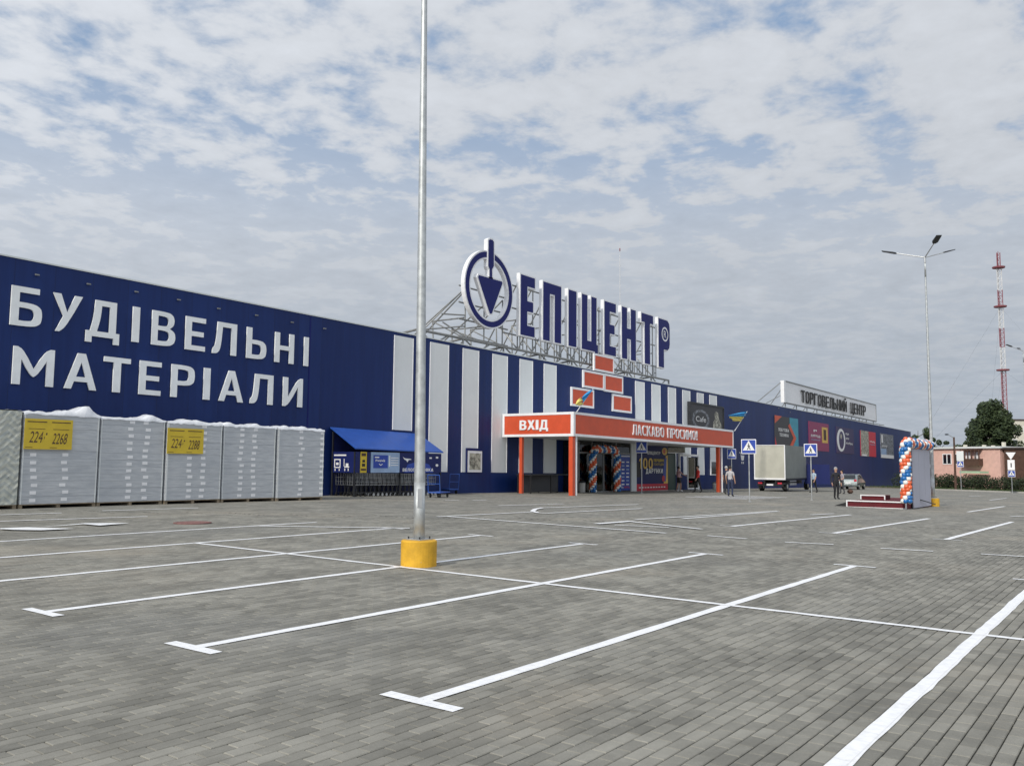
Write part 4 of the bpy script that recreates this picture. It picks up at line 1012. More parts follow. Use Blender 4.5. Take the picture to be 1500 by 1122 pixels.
flag(P4(492, 408), P4(588, 272), [('flag_blue', (P4(586, 276), P4(572, 288), P4(527, 366), P4(519, 322))), ('flag_yellow', (P4(519, 322), P4(527, 366), P4(510, 372, YF - .2), P4(480, 366, YF - .2)))], 'blue and yellow flag furled on a slanted pole at the left canopy corner')
flag(P4(1405, 518), P4(1478, 405), [('flag_blue', (P4(1480, 404), P4(1462, 434), P4(1388, 436), P4(1366, 428))), ('flag_yellow', (P4(1462, 434), P4(1440, 462), P4(1402, 462), P4(1370, 434)))], 'blue and yellow flag flying from the right canopy corner')

# ================================================================== CART SHELTER
E8 = lambda x, y: (460 + x / 7.143, 610 + y / 7.143)
wl = on_y(*E8(170, 110), D - .06); SX0 = wl.x; rdir = ray(521, 656); YE = SX0 * rdir.y / rdir.x
SX1 = on_y(649.7, 659, YE).x; zr0 = wl.z; ze = on_y(521, 656, YE).z
cs = thing('cart_shelter', (SX0, YE, g(SX0, YE)), 'blue roofed trolley shelter with advertising panels against the wall', 'shelter'); o_ = cs.location
mb = MB(); mb.add([(SX0, D - .06, zr0), (SX1, D - .06, zr0 - .10), (SX1, YE, ze - .08), (SX0, YE, ze), (SX0, D - .06, zr0 - .05), (SX1, D - .06, zr0 - .15), (SX1, YE, ze - .13), (SX0, YE, ze - .05)],
      [(0, 3, 2, 1), (4, 5, 6, 7), (3, 7, 6, 2), (1, 2, 6, 5), (0, 4, 7, 3), (0, 1, 5, 4)]); mb.build('roof', ['blue_roof'], cs, o_)
for xx in (SX0 + .06, (SX0 + SX1) / 2, SX1 - .1):
    for yy, zz in ((YE + .10, ze - .16), (D - .2, zr0 - .2)):
        mb = MB(); mb.box(xx - .03, xx + .03, yy - .03, yy + .03, g(xx, yy) - .02, zz); mb.build('post', ['dark_metal'], cs, o_)
zp0 = on_y(540, 692.3, YE).z; zp1 = ze - .16
def shelter_panel(a, b, mt, nm='side_panel', texts=(), parts=()):
    x0 = on_y(*E8(a, 450), YE + .04).x; x1 = on_y(*E8(b, 450), YE + .04).x; W = x1 - x0; H = zp1 - zp0
    pn = MB().box(x0, x1, YE + .04, YE + .07, zp0, zp1).build(nm, [mt], cs, o_); e = .003
    for pts, m2 in parts:
        e += .002; mb = MB(); mb.prism([(u * W, v * H) for u, v in pts], (x0, YE + .04 - e, zp0), R_X, UP, .0015); mb.build('print', [m2], pn, o_)
    for s, u, v, w_, h_, m2 in texts:
        e += .002; mb = MB(); text_mb(mb, s, (x0 + u * W, YE + .04 - e, zp0 + v * H), R_X, UP, w_ * W, h_ * H, 0, .04); mb.build('lettering', [m2], pn, o_)
shelter_panel(440, 482, 'navy_print')
shelter_panel(486, 552, 'yellow_print', parts=[(R4(.15, .85, .80, .94), 'brown_wood'), (R4(.25, .75, .30, .44), 'black'), (R4(.3, .7, .50, .62), 'black'), (R4(.1, .9, .10, .20), 'brown_wood')])
shelter_panel(556, 592, 'navy_print')
shelter_panel(596, 896, 'pale_blue_print', parts=[(R4(.08, .58, .22, .86), 'blue_print'), (R4(.62, .66, .30, .85), 'white_paint')] + [(R4(.68, .95, .35 + .12 * k, .39 + .12 * k), 'white_paint') for k in range(4)] + [([(.26, .42), (.33, .34), (.40, .42), (.38, .44), (.33, .38), (.28, .44)], 'white_paint'), (R4(.12, .27, .72, .78), 'white_paint')], texts=[('######', .14, .54, .34, .12, 'white_paint')])
shelter_panel(900, 1330, 'navy_print', parts=[([(.10, .0), (.80, .0), (.70, .42), (.45, .58), (.18, .42)], 'blue_print'), ([(.06, .80), (.11, .72), (.24, .70), (.27, .66), (.20, .64), (.17, .52), (.14, .62), (.10, .66)], 'white_paint'), (R4(.70, .76, .72, .80), 'white_paint'), (R4(.86, .92, .74, .84), 'white_paint'), (ell(.89, .38, .035, .07, 10), 'white_paint')], texts=[('ВЕЛОПАРКОВКА', .06, .06, .74, .16, 'white_paint')])
# end panel across the left side with pictograms
ex = SX0 + .05
pn = MB().box(ex, ex + .03, YE + .12, D - .25, zp0, zp1).build('end_panel', ['navy_print'], cs, o_)
yw = D - .25 - YE - .12
def endp(pts, e): mb = MB(); mb.prism([(u * yw, v * (zp1 - zp0)) for u, v in pts], (ex - e, D - .25, zp0), (0, -1, 0), UP, .0015); mb.build('print', ['white_paint'], pn, o_)
endp(R4(.04, .62, .80, .87), .004)
for k, rc in enumerate((R4(.06, .36, .22, .27), R4(.06, .36, .60, .65), R4(.06, .10, .27, .60), R4(.32, .36, .27, .60), R4(.15, .27, .36, .48), R4(.09, .13, .08, .18), R4(.29, .33, .08, .18), R4(.52, .55, .30, .66), R4(.55, .78, .24, .30), R4(.62, .74, .30, .44), R4(.56, .60, .08, .2), R4(.72, .76, .08, .2))): endp(rc, .006 + .001 * k)
MB().box(SX0 + .1, SX1 - .1, D - .12, D - .09, g(SX0, D) + .1, zr0 - .25).build('back_panel', ['navy_print'], cs, o_)
# trolleys
def make_cart():
    t_ = thing('shopping_cart', (0, 0, 0), 'wire shopping trolley nested in the front row under the blue shelter', 'trolley', 'nested trolleys in the shelter')
    b = MB(); x0, x1, y0, y1 = -.42, .42, -.27, .27
    lv = [(.48, .92), (.62, .97), (.80, 1.0), (.98, 1.0)]
    for z, s in lv:
        P = [(x0 * s, y0 * s * .85, z), (x1, y0 * s, z), (x1, y1 * s, z), (x0 * s, y1 * s * .85, z)]
        for a, c in zip(P, P[1:] + P[:1]): b.tube(a, c, .006, n=4, cap=False)
    for k in range(7):
        f_ = k / 6
        for sy in (-1, 1): b.tube((x0 * .92 + (x1 - x0 * .92) * f_, sy * .235, .48), (x0 + (x1 - x0) * f_, sy * .26, .98), .005, n=4, cap=False)
    for k in range(4):
        yv = -.22 + .147 * k; b.tube((x0 * .92, yv, .48), (x0, yv, .98), .005, n=4, cap=False); b.tube((x1, yv, .48), (x1, yv, .98), .005, n=4, cap=False); b.tube((x0 * .92, yv, .48), (x1, yv, .48), .005, n=4, cap=False)
    b.build('basket', ['steel'], t_)
    for sy in (-1, 1):
        f_ = MB(); f_.tube((-.40, sy * .24, .16), (.40, sy * .27, .16), .014, n=6); f_.tube((.36, sy * .26, .16), (.30, sy * .25, .48), .014, n=6); f_.tube((.36, sy * .26, .2), (.50, sy * .26, 1.02), .012, n=6); f_.build('side_frame', ['dark_metal'], t_)
    MB().tube((.50, -.28, 1.03), (.50, .28, 1.03), .018, n=8).build('handle', ['blue_print'], t_)
    for sx in (-.38, .38):
        for sy in (-.24, .26): w_ = MB(); w_.tube((sx, sy - .016, .065), (sx, sy + .016, .065), .065, n=12); w_.tube((sx, sy, .07), (sx, sy, .16), .012, n=6); w_.build('wheel', ['steel' if sx < 0 else 'rubber'], t_)
    return t_
first = make_cart(); ci = 0
for rowy in (YE + .42, YE + 1.15):
    xx = SX0 + .62
    while xx < SX1 - .5:
        pos = (xx, rowy + rnd.uniform(-.02, .02), g(xx, rowy) + .002)
        if ci == 0: first.location = pos; first.rotation_euler = (0, 0, math.pi)
        else: dup(first, pos, math.pi + rnd.gauss(0, .015), 'wire shopping trolley nested in the %s row under the blue shelter' % ('front' if rowy < YE + 1 else 'back'))
        ci += 1; xx += .27
# blue flatbed trolleys beside the shelter
def flatbed(x, y, rz, label):
    t_ = thing('platform_trolley', (x, y, g(x, y) + .002), label, 'trolley', None, rz)
    MB().box(-.55, .55, -.3, .3, .20, .25, .01).build('platform', ['blue_roof'], t_)
    f_ = MB(); f_.tube((-.53, -.28, .25), (-.60, -.28, .98), .018, n=6); f_.tube((-.53, .28, .25), (-.60, .28, .98), .018, n=6); f_.tube((-.60, -.28, .98), (-.60, .28, .98), .018, n=6); f_.tube((-.57, -.28, .6), (-.57, .28, .6), .014, n=6); f_.build('handle', ['blue_roof'], t_)
    for sx in (-.42, .42):
        for sy in (-.22, .22): w_ = MB(); w_.tube((sx, sy - .02, .09), (sx, sy + .02, .09), .09, n=14); w_.tube((sx, sy, .09), (sx, sy, .21), .015, n=6); w_.build('wheel', ['rubber'], t_)
c = on_g(643, 728.5); flatbed(c.x, c.y, .3, 'blue platform trolley at the shelter corner behind the lamp pole'); c = on_g(652, 723); flatbed(c.x + .2, c.y, 1.3, 'blue platform trolley close to the wall past the shelter')

# ================================================================== PALLETS OF BLOCKS
YPAL = 25.6
def pallet_base(par, x0, x1, y0, y1, zg, off):
    mb = MB()
    for k in range(3): xx = x0 + (x1 - x0) * k / 2; xx = min(max(xx, x0 + .05), x1 - .05); mb.box(xx - .05, xx + .05, y0 + .01, y1 - .01, zg, zg + .09)
    for k in range(6): yy = y0 + (y1 - y0 - .1) * k / 5; mb.box(x0, x1, yy, yy + .1, zg + .09, zg + .115)
    mb.build('pallet', ['wood'], par, off)
lab = {0: 'wrapped block pallet with a yellow price sheet, next to the pale foil wrapped one', 1: 'grey wrapped block pallet between the two carrying yellow price sheets', 2: 'wrapped block pallet with a yellow price sheet between two plain ones',
       3: 'plain grey wrapped block pallet, second from the trolley shelter', 4: 'plain grey wrapped block pallet standing beside the trolley shelter'}
PAL = [(31, 143, 605.5), (145.5, 240.5, 613), (243, 323.5, 619), (326, 403, 624), (405.5, 473, 628)]
for k, (a, b, ty) in enumerate(PAL):
    x0, x1 = on_y(a, 680, YPAL).x, on_y(b, 680, YPAL).x; ztop_ = on_y((a + b) / 2, ty, YPAL).z; zg = g((x0 + x1) / 2, YPAL)
    yy0, yy1 = YPAL + rnd.uniform(-.04, .04), YPAL + 1.5
    t_ = thing('block_pallet', ((x0 + x1) / 2, yy0, zg), lab[k], 'pallet', 'wrapped block pallets along the wall'); off = t_.location
    pallet_base(t_, x0, x1, yy0, yy1, zg + .002, off)
    z = zg + .118; nl = 12; lh = (ztop_ - z - .02) / nl
    cols = [(.12, .52), (.42, .66), (.36, .62), (.30, .55), (.45, .93)][k]
    for j in range(nl):
        ins = rnd.uniform(0, .007)
        ly = MB().box(x0 + ins, x1 - ins, yy0 + ins, yy1 - ins, z + j * lh + .0008, z + (j + 1) * lh - .0008, .004).build('block_layer', ['wrapped_block'], t_, off)
        for cu in cols:
            xx = min(x1 - .172, x0 + (x1 - x0) * (cu + rnd.gauss(0, .012))); zz = z + (j + .5) * lh + rnd.gauss(0, .01)
            if k in (0, 2) and j > 7 and cu < .6: continue
            MB().box(xx, xx + .17, yy0 + ins - .006, yy0 + ins - .001, zz - .045, zz + .045).build('label_sticker', ['white_plastic'], ly, off)
    # crumpled film on top
    mb = MB(); n1, n2 = 18, 8; idx = {}
    bumpx = [rnd.random() for _ in range(6)]
    for i in range(n1 + 1):
        for j in range(n2 + 1):
            u, v = i / n1, j / n2
            hgt = .012 + .045 * rnd.random() * (0 < i < n1) + sum(.09 * math.exp(-((u - q) / .06) ** 2) for q in bumpx[:2]) * (.4 + .6 * math.sin(math.pi * min(1, v + .2)))
            if k == 0: hgt += .20 * math.exp(-((u - .80) / .10) ** 2) * (1 - v * .6)
            idx[i, j] = len(mb.v); mb.v.append((x0 - .01 + (x1 - x0 + .02) * u, yy0 - .012 + (yy1 - yy0 + .02) * v, ztop_ - .015 + (hgt if 0 < i < n1 or j > 0 else 0)))
    for i in range(n1):
        for j in range(n2): mb.f.append((idx[i, j], idx[i + 1, j], idx[i + 1, j + 1], idx[i, j + 1])); mb.m.append(0)
    b_ = len(mb.v); 
    for i in range(n1 + 1): mb.v.append((x0 - .01 + (x1 - x0 + .02) * i / n1, yy0 - .014, ztop_ - .05 - .04 * rnd.random()))
    for i in range(n1): mb.f.append((b_ + i, b_ + i + 1, idx[i + 1, 0], idx[i, 0])); mb.m.append(0)
    mb.build('film_cap', ['film_white'], t_, off, smooth_=True)
    for xx in (x0 + .02, x1 - .05):
        mb = MB(); mb.box(xx, xx + .03, yy0 - .010, yy0 - .002, zg + .12, ztop_ - .02); mb.build('edge_strap', ['light_cladding'], t_, off)
# foil-wrapped pallet at the left edge
x0, x1 = on_y(-95, 680, YPAL).x, on_y(27.5, 680, YPAL).x; zg = g(x0, YPAL); ztop_ = on_y(0, 600.5, YPAL).z
t_ = thing('foil_pallet', ((x0 + x1) / 2, YPAL, zg), 'pallet wrapped in pale patterned foil at the end of the row', 'pallet'); off = t_.location
pallet_base(t_, x0, x1, YPAL, YPAL + 1.5, zg + .002, off)
bm = bmesh.new(); bmesh.ops.create_grid(bm, x_segments=24, y_segments=30, size=.5)
mb = MB()
for nrm in range(3):
    b_ = len(mb.v)
    for i in range(25):
        for j in range(31):
            u, v = i / 24, j / 30; wv = .02 * rnd.random()
            if nrm == 0: p_ = (x0 + (x1 - x0) * u, YPAL - wv, zg + .12 + (ztop_ - zg - .12) * v)
            elif nrm == 1: p_ = (x1 + wv, YPAL + 1.5 * u, zg + .12 + (ztop_ - zg - .12) * v)
            else: p_ = (x0 + (x1 - x0) * u, YPAL + 1.5 * v, ztop_ + 2 * wv)
            mb.v.append(p_)
    for i in range(24):
        for j in range(30): mb.f.append((b_ + i * 31 + j, b_ + (i + 1) * 31 + j, b_ + (i + 1) * 31 + j + 1, b_ + i * 31 + j + 1)); mb.m.append(0)
bm.free()
mb.box(x0 + .03, x1 - .03, YPAL + .03, YPAL + 1.47, zg + .117, ztop_ - .03)
mb.build('wrapped_load', ['foil_chevron'], t_, off)
# yellow price sheets
def price(px0, px1, py0, py1, big, label):
    Y = YPAL - .09
    a = on_y(px0, py0, Y); b = on_y(px0, py1, Y); xx1 = on_y(px1, py0, Y).x; W = xx1 - a.x; H = a.z - b.z
    t_ = thing('price_sheet', (a.x, Y, b.z), label, 'price sign'); off = t_.location
    MB().box(a.x, xx1, Y, Y + .012, b.z, a.z).build('sheet', ['yellow_print'], t_, off); e = .002
    for s, u, v, w_, h_, bo in big:
        e += .0015; mb = MB(); text_mb(mb, s, (a.x + u * W, Y - e, b.z + v * H), Vector((1, 0, 0)), Vector((.16, 0, 1)), w_ * W, h_ * H, 0, bo); mb.build('lettering', ['brown_wood'], t_, off)
    for k in range(2):
        for u0, u1, v0, v1 in ((.05 + .5 * k, .45 + .5 * k, .885, .915), (.08 + .5 * k, .42 + .5 * k, .66, .675), (.03 + .5 * k, .18 + .5 * k, .05, .065)):
            e += .0008; mb = MB(); mb.prism([(u * W, v * H) for u, v in R4(u0, u1, v0, v1)], (a.x, Y - e, b.z), R_X, UP, .0005); mb.build('print', ['brown_wood'], t_, off)
price(37, 107.5, 612.5, 657.5, [('224', .10, .22, .26, .36, .01), ('.-', .40, .34, .05, .2, .01), ('2268', .57, .18, .30, .36, .01)], 'yellow handwritten price sheet on the pallet next to the foil wrapped one')
price(246, 299, 626.5, 664, [('224', .10, .22, .27, .36, .01), ('.-', .41, .34, .05, .2, .01), ('2288', .57, .18, .30, .36, .01)], 'yellow handwritten price sheet on the middle pallet of the row')

# ================================================================== LAMP POSTS
def lamp_post(foot, hgt, rz, label, lean=(0, 0)):
    t_ = thing('lamp_post', foot, label, 'lamp post', 'tall lamp posts of the car park')
    MB().lathe([(.262, -.1), (.265, .0), (.266, .36), (.255, .375), (.10, .38)], (0, 0, 0), 40).build('concrete_base', ['yellow_base'], t_)
    tp = Vector((lean[0], lean[1], hgt))
    mb = MB(); n = 12
    for k in range(n):
        a = Vector((0, 0, .37)).lerp(tp, k / n); b = Vector((0, 0, .37)).lerp(tp, (k + 1) / n)
        ra = .085 - .047 * k / n; rb = .085 - .047 * (k + 1) / n; mb.tube(a, b, ra, rb, n=20, cap=(k in (0, n - 1)))
    mb.build('pole', ['galvanised'], t_, smooth_=True)
    MB().box(-.14, .14, -.14, .14, .378, .395, .004).build('flange', ['steel'], t_)
    for sx in (-.11, .11):
        for sy in (-.11, .11): MB().tube((sx, sy, .39), (sx, sy, .43), .012, n=6).build('bolt', ['dark_metal'], t_)
    hx_ = -Vector((foot[0], foot[1], 0)).normalized() ; hy_ = Vector((-hx_.y, hx_.x, 0))
    MB().prism([(-.035, 0), (.035, 0), (.035, .28), (-.035, .28)], hx_ * .087 + Vector((0, 0, .85)), hy_, (0, 0, 1), .03).build('access_hatch', ['steel'], t_)
    mb = MB(); mb.tube(tp - Vector((0, 0, .25)), tp + Vector((0, 0, .05)), .055, n=12); mb.build('arm_bracket', ['steel'], t_)
    for k in range(3):
        an = rz + 2 * math.pi * k / 3; d = Vector((math.cos(an), math.sin(an), 0))
        arm = MB(); arm.tube(tp, tp + d * 1.35 + Vector((0, 0, .40)), .028, .022, n=8); ao = arm.build('arm', ['steel'], t_)
        hd = MB(); a = tp + d * 1.28 + Vector((0, 0, .385)); b = tp + d * 1.95 + Vector((0, 0, .58)); s = Vector((-d.y, d.x, 0)); up = d.cross(s).normalized()
        if up.z < 0: up = -up
        q = [(a, .06, .03), (a.lerp(b, .2), .13, .035), (b, .12, .02)]
        vs = []
        for c_, wv, th in q: vs += [c_ + s * wv + up * th, c_ - s * wv + up * th, c_ - s * wv - up * th, c_ + s * wv - up * th]
        fs = [(0, 1, 2, 3), (11, 10, 9, 8)]
        for i in range(2):
            for j in range(4): fs.append((4 * i + j, 4 * i + 4 + j, 4 * i + 4 + (j + 1) % 4, 4 * i + (j + 1) % 4))
        hd.add(vs, fs); hd.build('lamp_head', ['dark_metal'], ao)
    return t_
c = on_g(614, 831.5); c = c + Vector((fwd.x, fwd.y, 0)) * .26 - right * .035; lamp_post((c.x, c.y, g(c.x, c.y)), 10.6, .4, 'galvanised lamp post in a yellow concrete base among the empty painted bays', lean=(-.07, .06))
c = on_g(1367.5, 741.5); dep = (c - Vector((0, 0, CAM_H))).dot(fwd); hj = on_y(1357.5, 380, c.y).z - c.z
lamp_post((c.x, c.y, c.z), hj, math.atan2(ray(1357, 500).y, ray(1357, 500).x) - .72, 'three armed lamp post beside the balloon backdrop of the stage')
c = on_g(1508, 722); hj2 = at_depth(1497, 512, c.dot(fwd)).z - c.z
lamp_post((c.x, c.y, c.z), hj2, math.atan2(fwd.y, fwd.x) - .30, 'distant lamp post near the hedge and the white block')

# ================================================================== CROSSING SIGNS
def crossing_plate(par, off, z, size, fz='blue_print'):
    h = size / 2
    MB().box(-h, h, -.012, .012, z - h, z + h, .01).build('plate', ['white_plastic'], par)
    b_ = MB(); b_.box(-h + .035, h - .035, -.016, -.0125, z - h + .035, z + h - .035); b_.build('plate_face', [fz], par)
    tr = MB(); tr.prism([(-h * .80, -h * .52), (h * .80, -h * .52), (0, h * .84)], (0, -.020, z), R_X, UP, .003); tr.build('triangle', ['white_paint'], par)
    w_ = MB()
    for seg in (((-.02, .25), (.02, .02)), ((.02, .02), (-.18, -.44)), ((.02, .02), (.14, -.20)), ((.14, -.20), (.20, -.44)), ((.0, .2), (.17, .02)), ((.0, .2), (-.16, .06))):
        (xa, za), (xb, zb2) = seg; a = Vector((xa * h, 0, za * h)); b = Vector((xb * h, 0, zb2 * h)); d = (b - a).normalized(); n = Vector((-d.z, 0, d.x)) * h * .055
        w_.quad(*[Vector((q.x, -.0215 - .0004 * len(w_.f), z + q.z)) for q in (a - n, b - n, b + n, a + n)])
    w_.prism(ell(0, h * .36, h * .07, h * .08, 10), (0, -.022, z), R_X, UP, .001); w_.build('walking_figure', ['black'], par)
def crossing_sign(px, py_foot, py_top, size, label, rz=None, foot=None):
    c = on_g(px, py_foot) if foot is None else foot
    rz = math.atan2(c.y, c.x) - math.pi / 2 - .12 if rz is None else rz
    t_ = thing('crossing_sign', c, label, 'sign', 'pedestrian crossing signs', rz)
    ht = on_y(px, py_top, c.y).z - c.z
    mb = MB(); mb.tube((0, .03, -.05), (0, .03, ht - .02), .028, n=10); mb.tube((0, .03, 0), (0, .03, .03), .08, n=10); mb.build('pole', ['galvanised'], t_)
    crossing_plate(t_, c, ht - size / 2, size); return t_
crossing_sign(1098, 735, 643.5, .70, 'blue pedestrian crossing sign in front of the tarpaulin truck rear')
crossing_sign(1189, 732.5, 650.2, .68, 'blue pedestrian crossing sign at the front end of the tarpaulin truck')
crossing_sign(1072.5, 720.5, 657.5, .70, 'dimmer blue pedestrian crossing sign beyond the canopy corner', rz=math.radians(-38))
crossing_sign(940, 722.5, 646.5, .70, 'blue pedestrian crossing sign standing before the gold number poster')

# ================================================================== TRUCK
c = on_g(1128, 719.5); tv = thing('box_truck', (c.x, c.y, c.z), 'light truck with beige grey tarpaulin body parked with its rear to the car park', 'truck', None, math.radians(4))
# local: x forward (away), y to the left (towards the shop); origin under the rear centre
LEN, WID = 6.4, 2.35; Hb = on_y(1128, 652, c.y).z - c.z; Hf = on_y(1128, 700.5, c.y).z - c.z
b = MB(); b.cur = 0
n1, n2 = 12, 8
def panel(mb, o, r, u, w_, h_, mi, amp=.03):
    idx = {}; o = Vector(o); r = Vector(r); u = Vector(u); nn = r.cross(u)
    for i in range(n1 + 1):
        for j in range(n2 + 1):
            e = amp * math.sin(math.pi * i / n1) * math.sin(math.pi * j / n2) * (.5 + .5 * math.sin(i * 1.9 + j * .7)) if 0 < i < n1 and 0 < j < n2 else 0
            idx[i, j] = len(mb.v); mb.v.append(tuple(o + r * (w_ * i / n1) + u * (h_ * j / n2) + nn * e))
    for i in range(n1):
        for j in range(n2): mb.f.append((idx[i, j], idx[i + 1, j], idx[i + 1, j + 1], idx[i, j + 1])); mb.m.append(mi)
panel(b, (0, WID / 2, Hf), (0, -1, 0), (0, 0, 1), WID, Hb - Hf, 0)
panel(b, (0, -WID / 2, Hf), (1, 0, 0), (0, 0, 1), LEN, Hb - Hf, 1)
panel(b, (LEN, -WID / 2, Hf), (0, 1, 0), (0, 0, 1), WID, Hb - Hf, 1); panel(b, (LEN, WID / 2, Hf), (-1, 0, 0), (0, 0, 1), LEN, Hb - Hf, 1)
panel(b, (0, -WID / 2, Hb), (1, 0, 0), (0, 1, 0), LEN, WID, 0)
b.build('tarpaulin', ['tarp_light', 'tarp_grey'], tv, smooth_=True)
fr_ = MB(); fr_.box(-.03, .03, -WID / 2 - .02, -WID / 2 + .05, Hf, Hb + .01); fr_.box(-.03, .03, WID / 2 - .05, WID / 2 + .02, Hf, Hb + .01); fr_.box(-.03, .02, -WID / 2, WID / 2, Hb - .03, Hb + .015); fr_.box(-.05, .04, -WID / 2 - .02, WID / 2 + .02, Hf - .10, Hf + .02); fr_.build('rear_frame', ['white_plastic'], tv)
MB().box(.0, LEN, -WID / 2, WID / 2, Hf - .14, Hf - .02).build('load_bed', ['dark_metal'], tv)
for q_ in ((.05, LEN + 1.2, -.5, -.38, .52, Hf - .15), (.05, LEN + 1.2, .38, .5, .52, Hf - .15)): MB().box(*q_).build('chassis_rail', ['black'], tv)
MB().box(.0, .12, -1.0, 1.0, .40, .515).build('bumper_bar', ['black'], tv); MB().box(.3, 1.6, -1.05, 1.05, .53, .66).build('under_box', ['black'], tv)
MB().box(-.02, .0, -.25, .25, .44, .56).build('number_plate', ['white_plastic'], tv)
for sy in (-.75, .75): MB().box(-.02, .02, sy - .16, sy + .16, .56, .68).build('tail_light', ['red_print'], tv)
for xx in (1.05, LEN + 1.0):
    for sy in (-.92, .92):
        w_ = MB(); w_.tube((xx, sy - .13, .36), (xx, sy + .13, .36), .36, n=20); wo = w_.build('wheel', ['rubber'], tv)
        r2 = MB(); r2.tube((xx, sy - .14, .36), (xx, sy + .14, .36), .19, n=14); r2.build('rim', ['steel'], wo)
        if xx < 2: MB().box(xx - .45, xx - .42, sy - .15, sy + .15, .15, .70).build('mud_flap', ['black'], tv)
MB().box(1.7, 3.6, -1.08, -1.04, .45, .62).build('side_guard', ['steel'], tv); MB().box(1.7, 3.6, -1.08, -1.04, .72, .82).build('side_guard', ['steel'], tv)
cab = MB(); cab.prism([(LEN + .15, .5), (LEN + 2.0, .5), (LEN + 2.05, 1.15), (LEN + 1.75, 1.3), (LEN + 1.3, 2.05), (LEN + .15, 2.1)], (0, -1.0, 0), (1, 0, 0), (0, 0, 1), -2.0); cab.build('cab', ['navy_print'], tv)
MB().box(LEN + .5, LEN + 1.2, -1.015, -1.003, 1.25, 1.85).build('cab_window', ['glass_dark'], tv)

# ================================================================== CAR
c = on_g(1249, 716.5)
car = thing('parked_car', (c.x, c.y, c.z), 'silver grey hatchback parked by the blue wall beyond the man in the suit', 'car', None, math.radians(4))
prof = [(-2.0, .32), (-2.05, .62), (-1.98, .92), (-1.72, 1.05), (-1.35, 1.42), (-.4, 1.50), (.35, 1.42), (1.0, 1.02), (1.75, .88), (2.0, .68), (2.02, .35)]
cb_ = MB(); n = len(prof); W2 = .84
secs = []
for yy, ins in ((-W2, 0), (-W2 * .97, 0), (W2 * .97, 0), (W2, 0)):
    pts = []
    for x, z in prof:
        k = max(0, z - .9) / .6 * .16; y_ = yy * (1 - k); s = .97 if abs(yy) >= W2 else 1.0
        pts.append((x * (s if abs(x) > 1.5 else 1), y_, z if z < .4 else .32 + (z - .32) * s))
    secs.append(pts)
vs = [p_ for s in secs for p_ in s]; fs = []
for k in range(3):
    for i in range(n): j = (i + 1) % n; fs.append((k * n + i, k * n + j, (k + 1) * n + j, (k + 1) * n + i))
fs += [tuple(range(n - 1, -1, -1)), tuple(range(3 * n, 4 * n))]; cb_.add(vs, fs); cb_.build('body', ['car_silver'], car)
def cwin(pts, yy, nm='side_window'):
    mb = MB(); mb.add([(x, yy * (1 - max(0, z - .9) / .6 * .16) + (-.012 if yy < 0 else .012), z) for x, z in pts], [tuple(range(len(pts)))]); mb.build(nm, ['glass_dark'], car)
for sy in (-W2, W2):
    cwin([(-1.45, 1.02), (-.45, 1.02), (-.45, 1.40), (-1.15, 1.36)], sy); cwin([(-.38, 1.02), (.75, 1.02), (.28, 1.34), (-.38, 1.40)], sy)
mb = MB(); mb.add([(-1.74, -.62, 1.08), (-1.74, .62, 1.08), (-1.42, .55, 1.38), (-1.42, -.55, 1.38)], [(0, 3, 2, 1)]); 
for i in range(4): v = mb.v[i]; mb.v[i] = (v[0] - .03, v[1], v[2] + .015)
mb.build('rear_window', ['glass_dark'], car)
for sy in (-.66, .66): MB().box(-2.06, -1.96, sy - .12, sy + .12, .78, .98, .02).build('tail_light', ['red_print'], car)
MB().box(-2.075, -2.04, -.26, .26, .58, .70).build('number_plate', ['white_plastic'], car); MB().box(-2.09, -1.9, -.8, .8, .36, .54, .03).build('bumper', ['car_silver'], car)
for xx in (-1.25, 1.28):
    for sy in (-.76, .76):
        w_ = MB(); w_.tube((xx, sy - .10, .31), (xx, sy + .10, .31), .31, n=20); wo = w_.build('wheel', ['rubber'], car); r2 = MB(); r2.tube((xx, sy - .11, .31), (xx, sy + .11, .31), .19, n=14); r2.build('rim', ['steel'], wo)

# ================================================================== STAGE WITH BALLOONS
a = on_g(1241, 741.8); b = on_g(1327.5, 745.6); SXa = (a.x + b.x) / 2; SYa, SYb = b.y, a.y
zs = g(SXa, (SYa + SYb) / 2); hs = on_y(1241, 733.2, a.y).z - zs
st = thing('stage', (SXa, SYa, zs), 'low dark red carpeted stage with white edge trim and a small step', 'stage'); off = st.location
DX = 6.0
MB().box(SXa, SXa + DX, SYa, SYb, zs - .12, zs + hs, .01).build('platform', ['stage_red'], st, off)
e_ = MB()
for yy in (SYa - .02, SYb - .03): e_.box(SXa - .05, SXa - .005, yy, yy + .05, zs - .02, zs + hs + .03)
e_.box(SXa - .05, SXa - .005, SYa + .03, SYb - .03, zs + hs - .02, zs + hs + .03); e_.box(SXa - .05, SXa - .005, SYa + .03, SYb - .03, zs - .02, zs + .02); e_.build('edge_trim', ['white_plastic'], st, off)
MB().box(SXa + 2.6, SXa + 3.5, SYb - 1.0, SYb + .1, zs + hs + .001, zs + hs + .20, .01).build('step', ['stage_red'], st, off)
e_ = MB(); e_.box(SXa + 2.55, SXa + 2.595, SYb - 1.0, SYb + .1, zs + hs + .16, zs + hs + .21); e_.box(SXa + 2.55, SXa + 2.595, SYb + .05, SYb + .1, zs + hs, zs + hs + .16); e_.box(SXa + 2.55, SXa + 2.595, SYb - 1.0, SYb - .95, zs + hs, zs + hs + .16); e_.build('edge_trim', ['white_plastic'], st, off)
MB().prism([(0, 0), (.75, 0), (.1, hs * .8), (0, hs * .8)], (SXa + .3, SYb + .012, zs - .02), (0, 1, 0), (0, 0, 1), -1.6).build('ramp', ['black'], st, off)
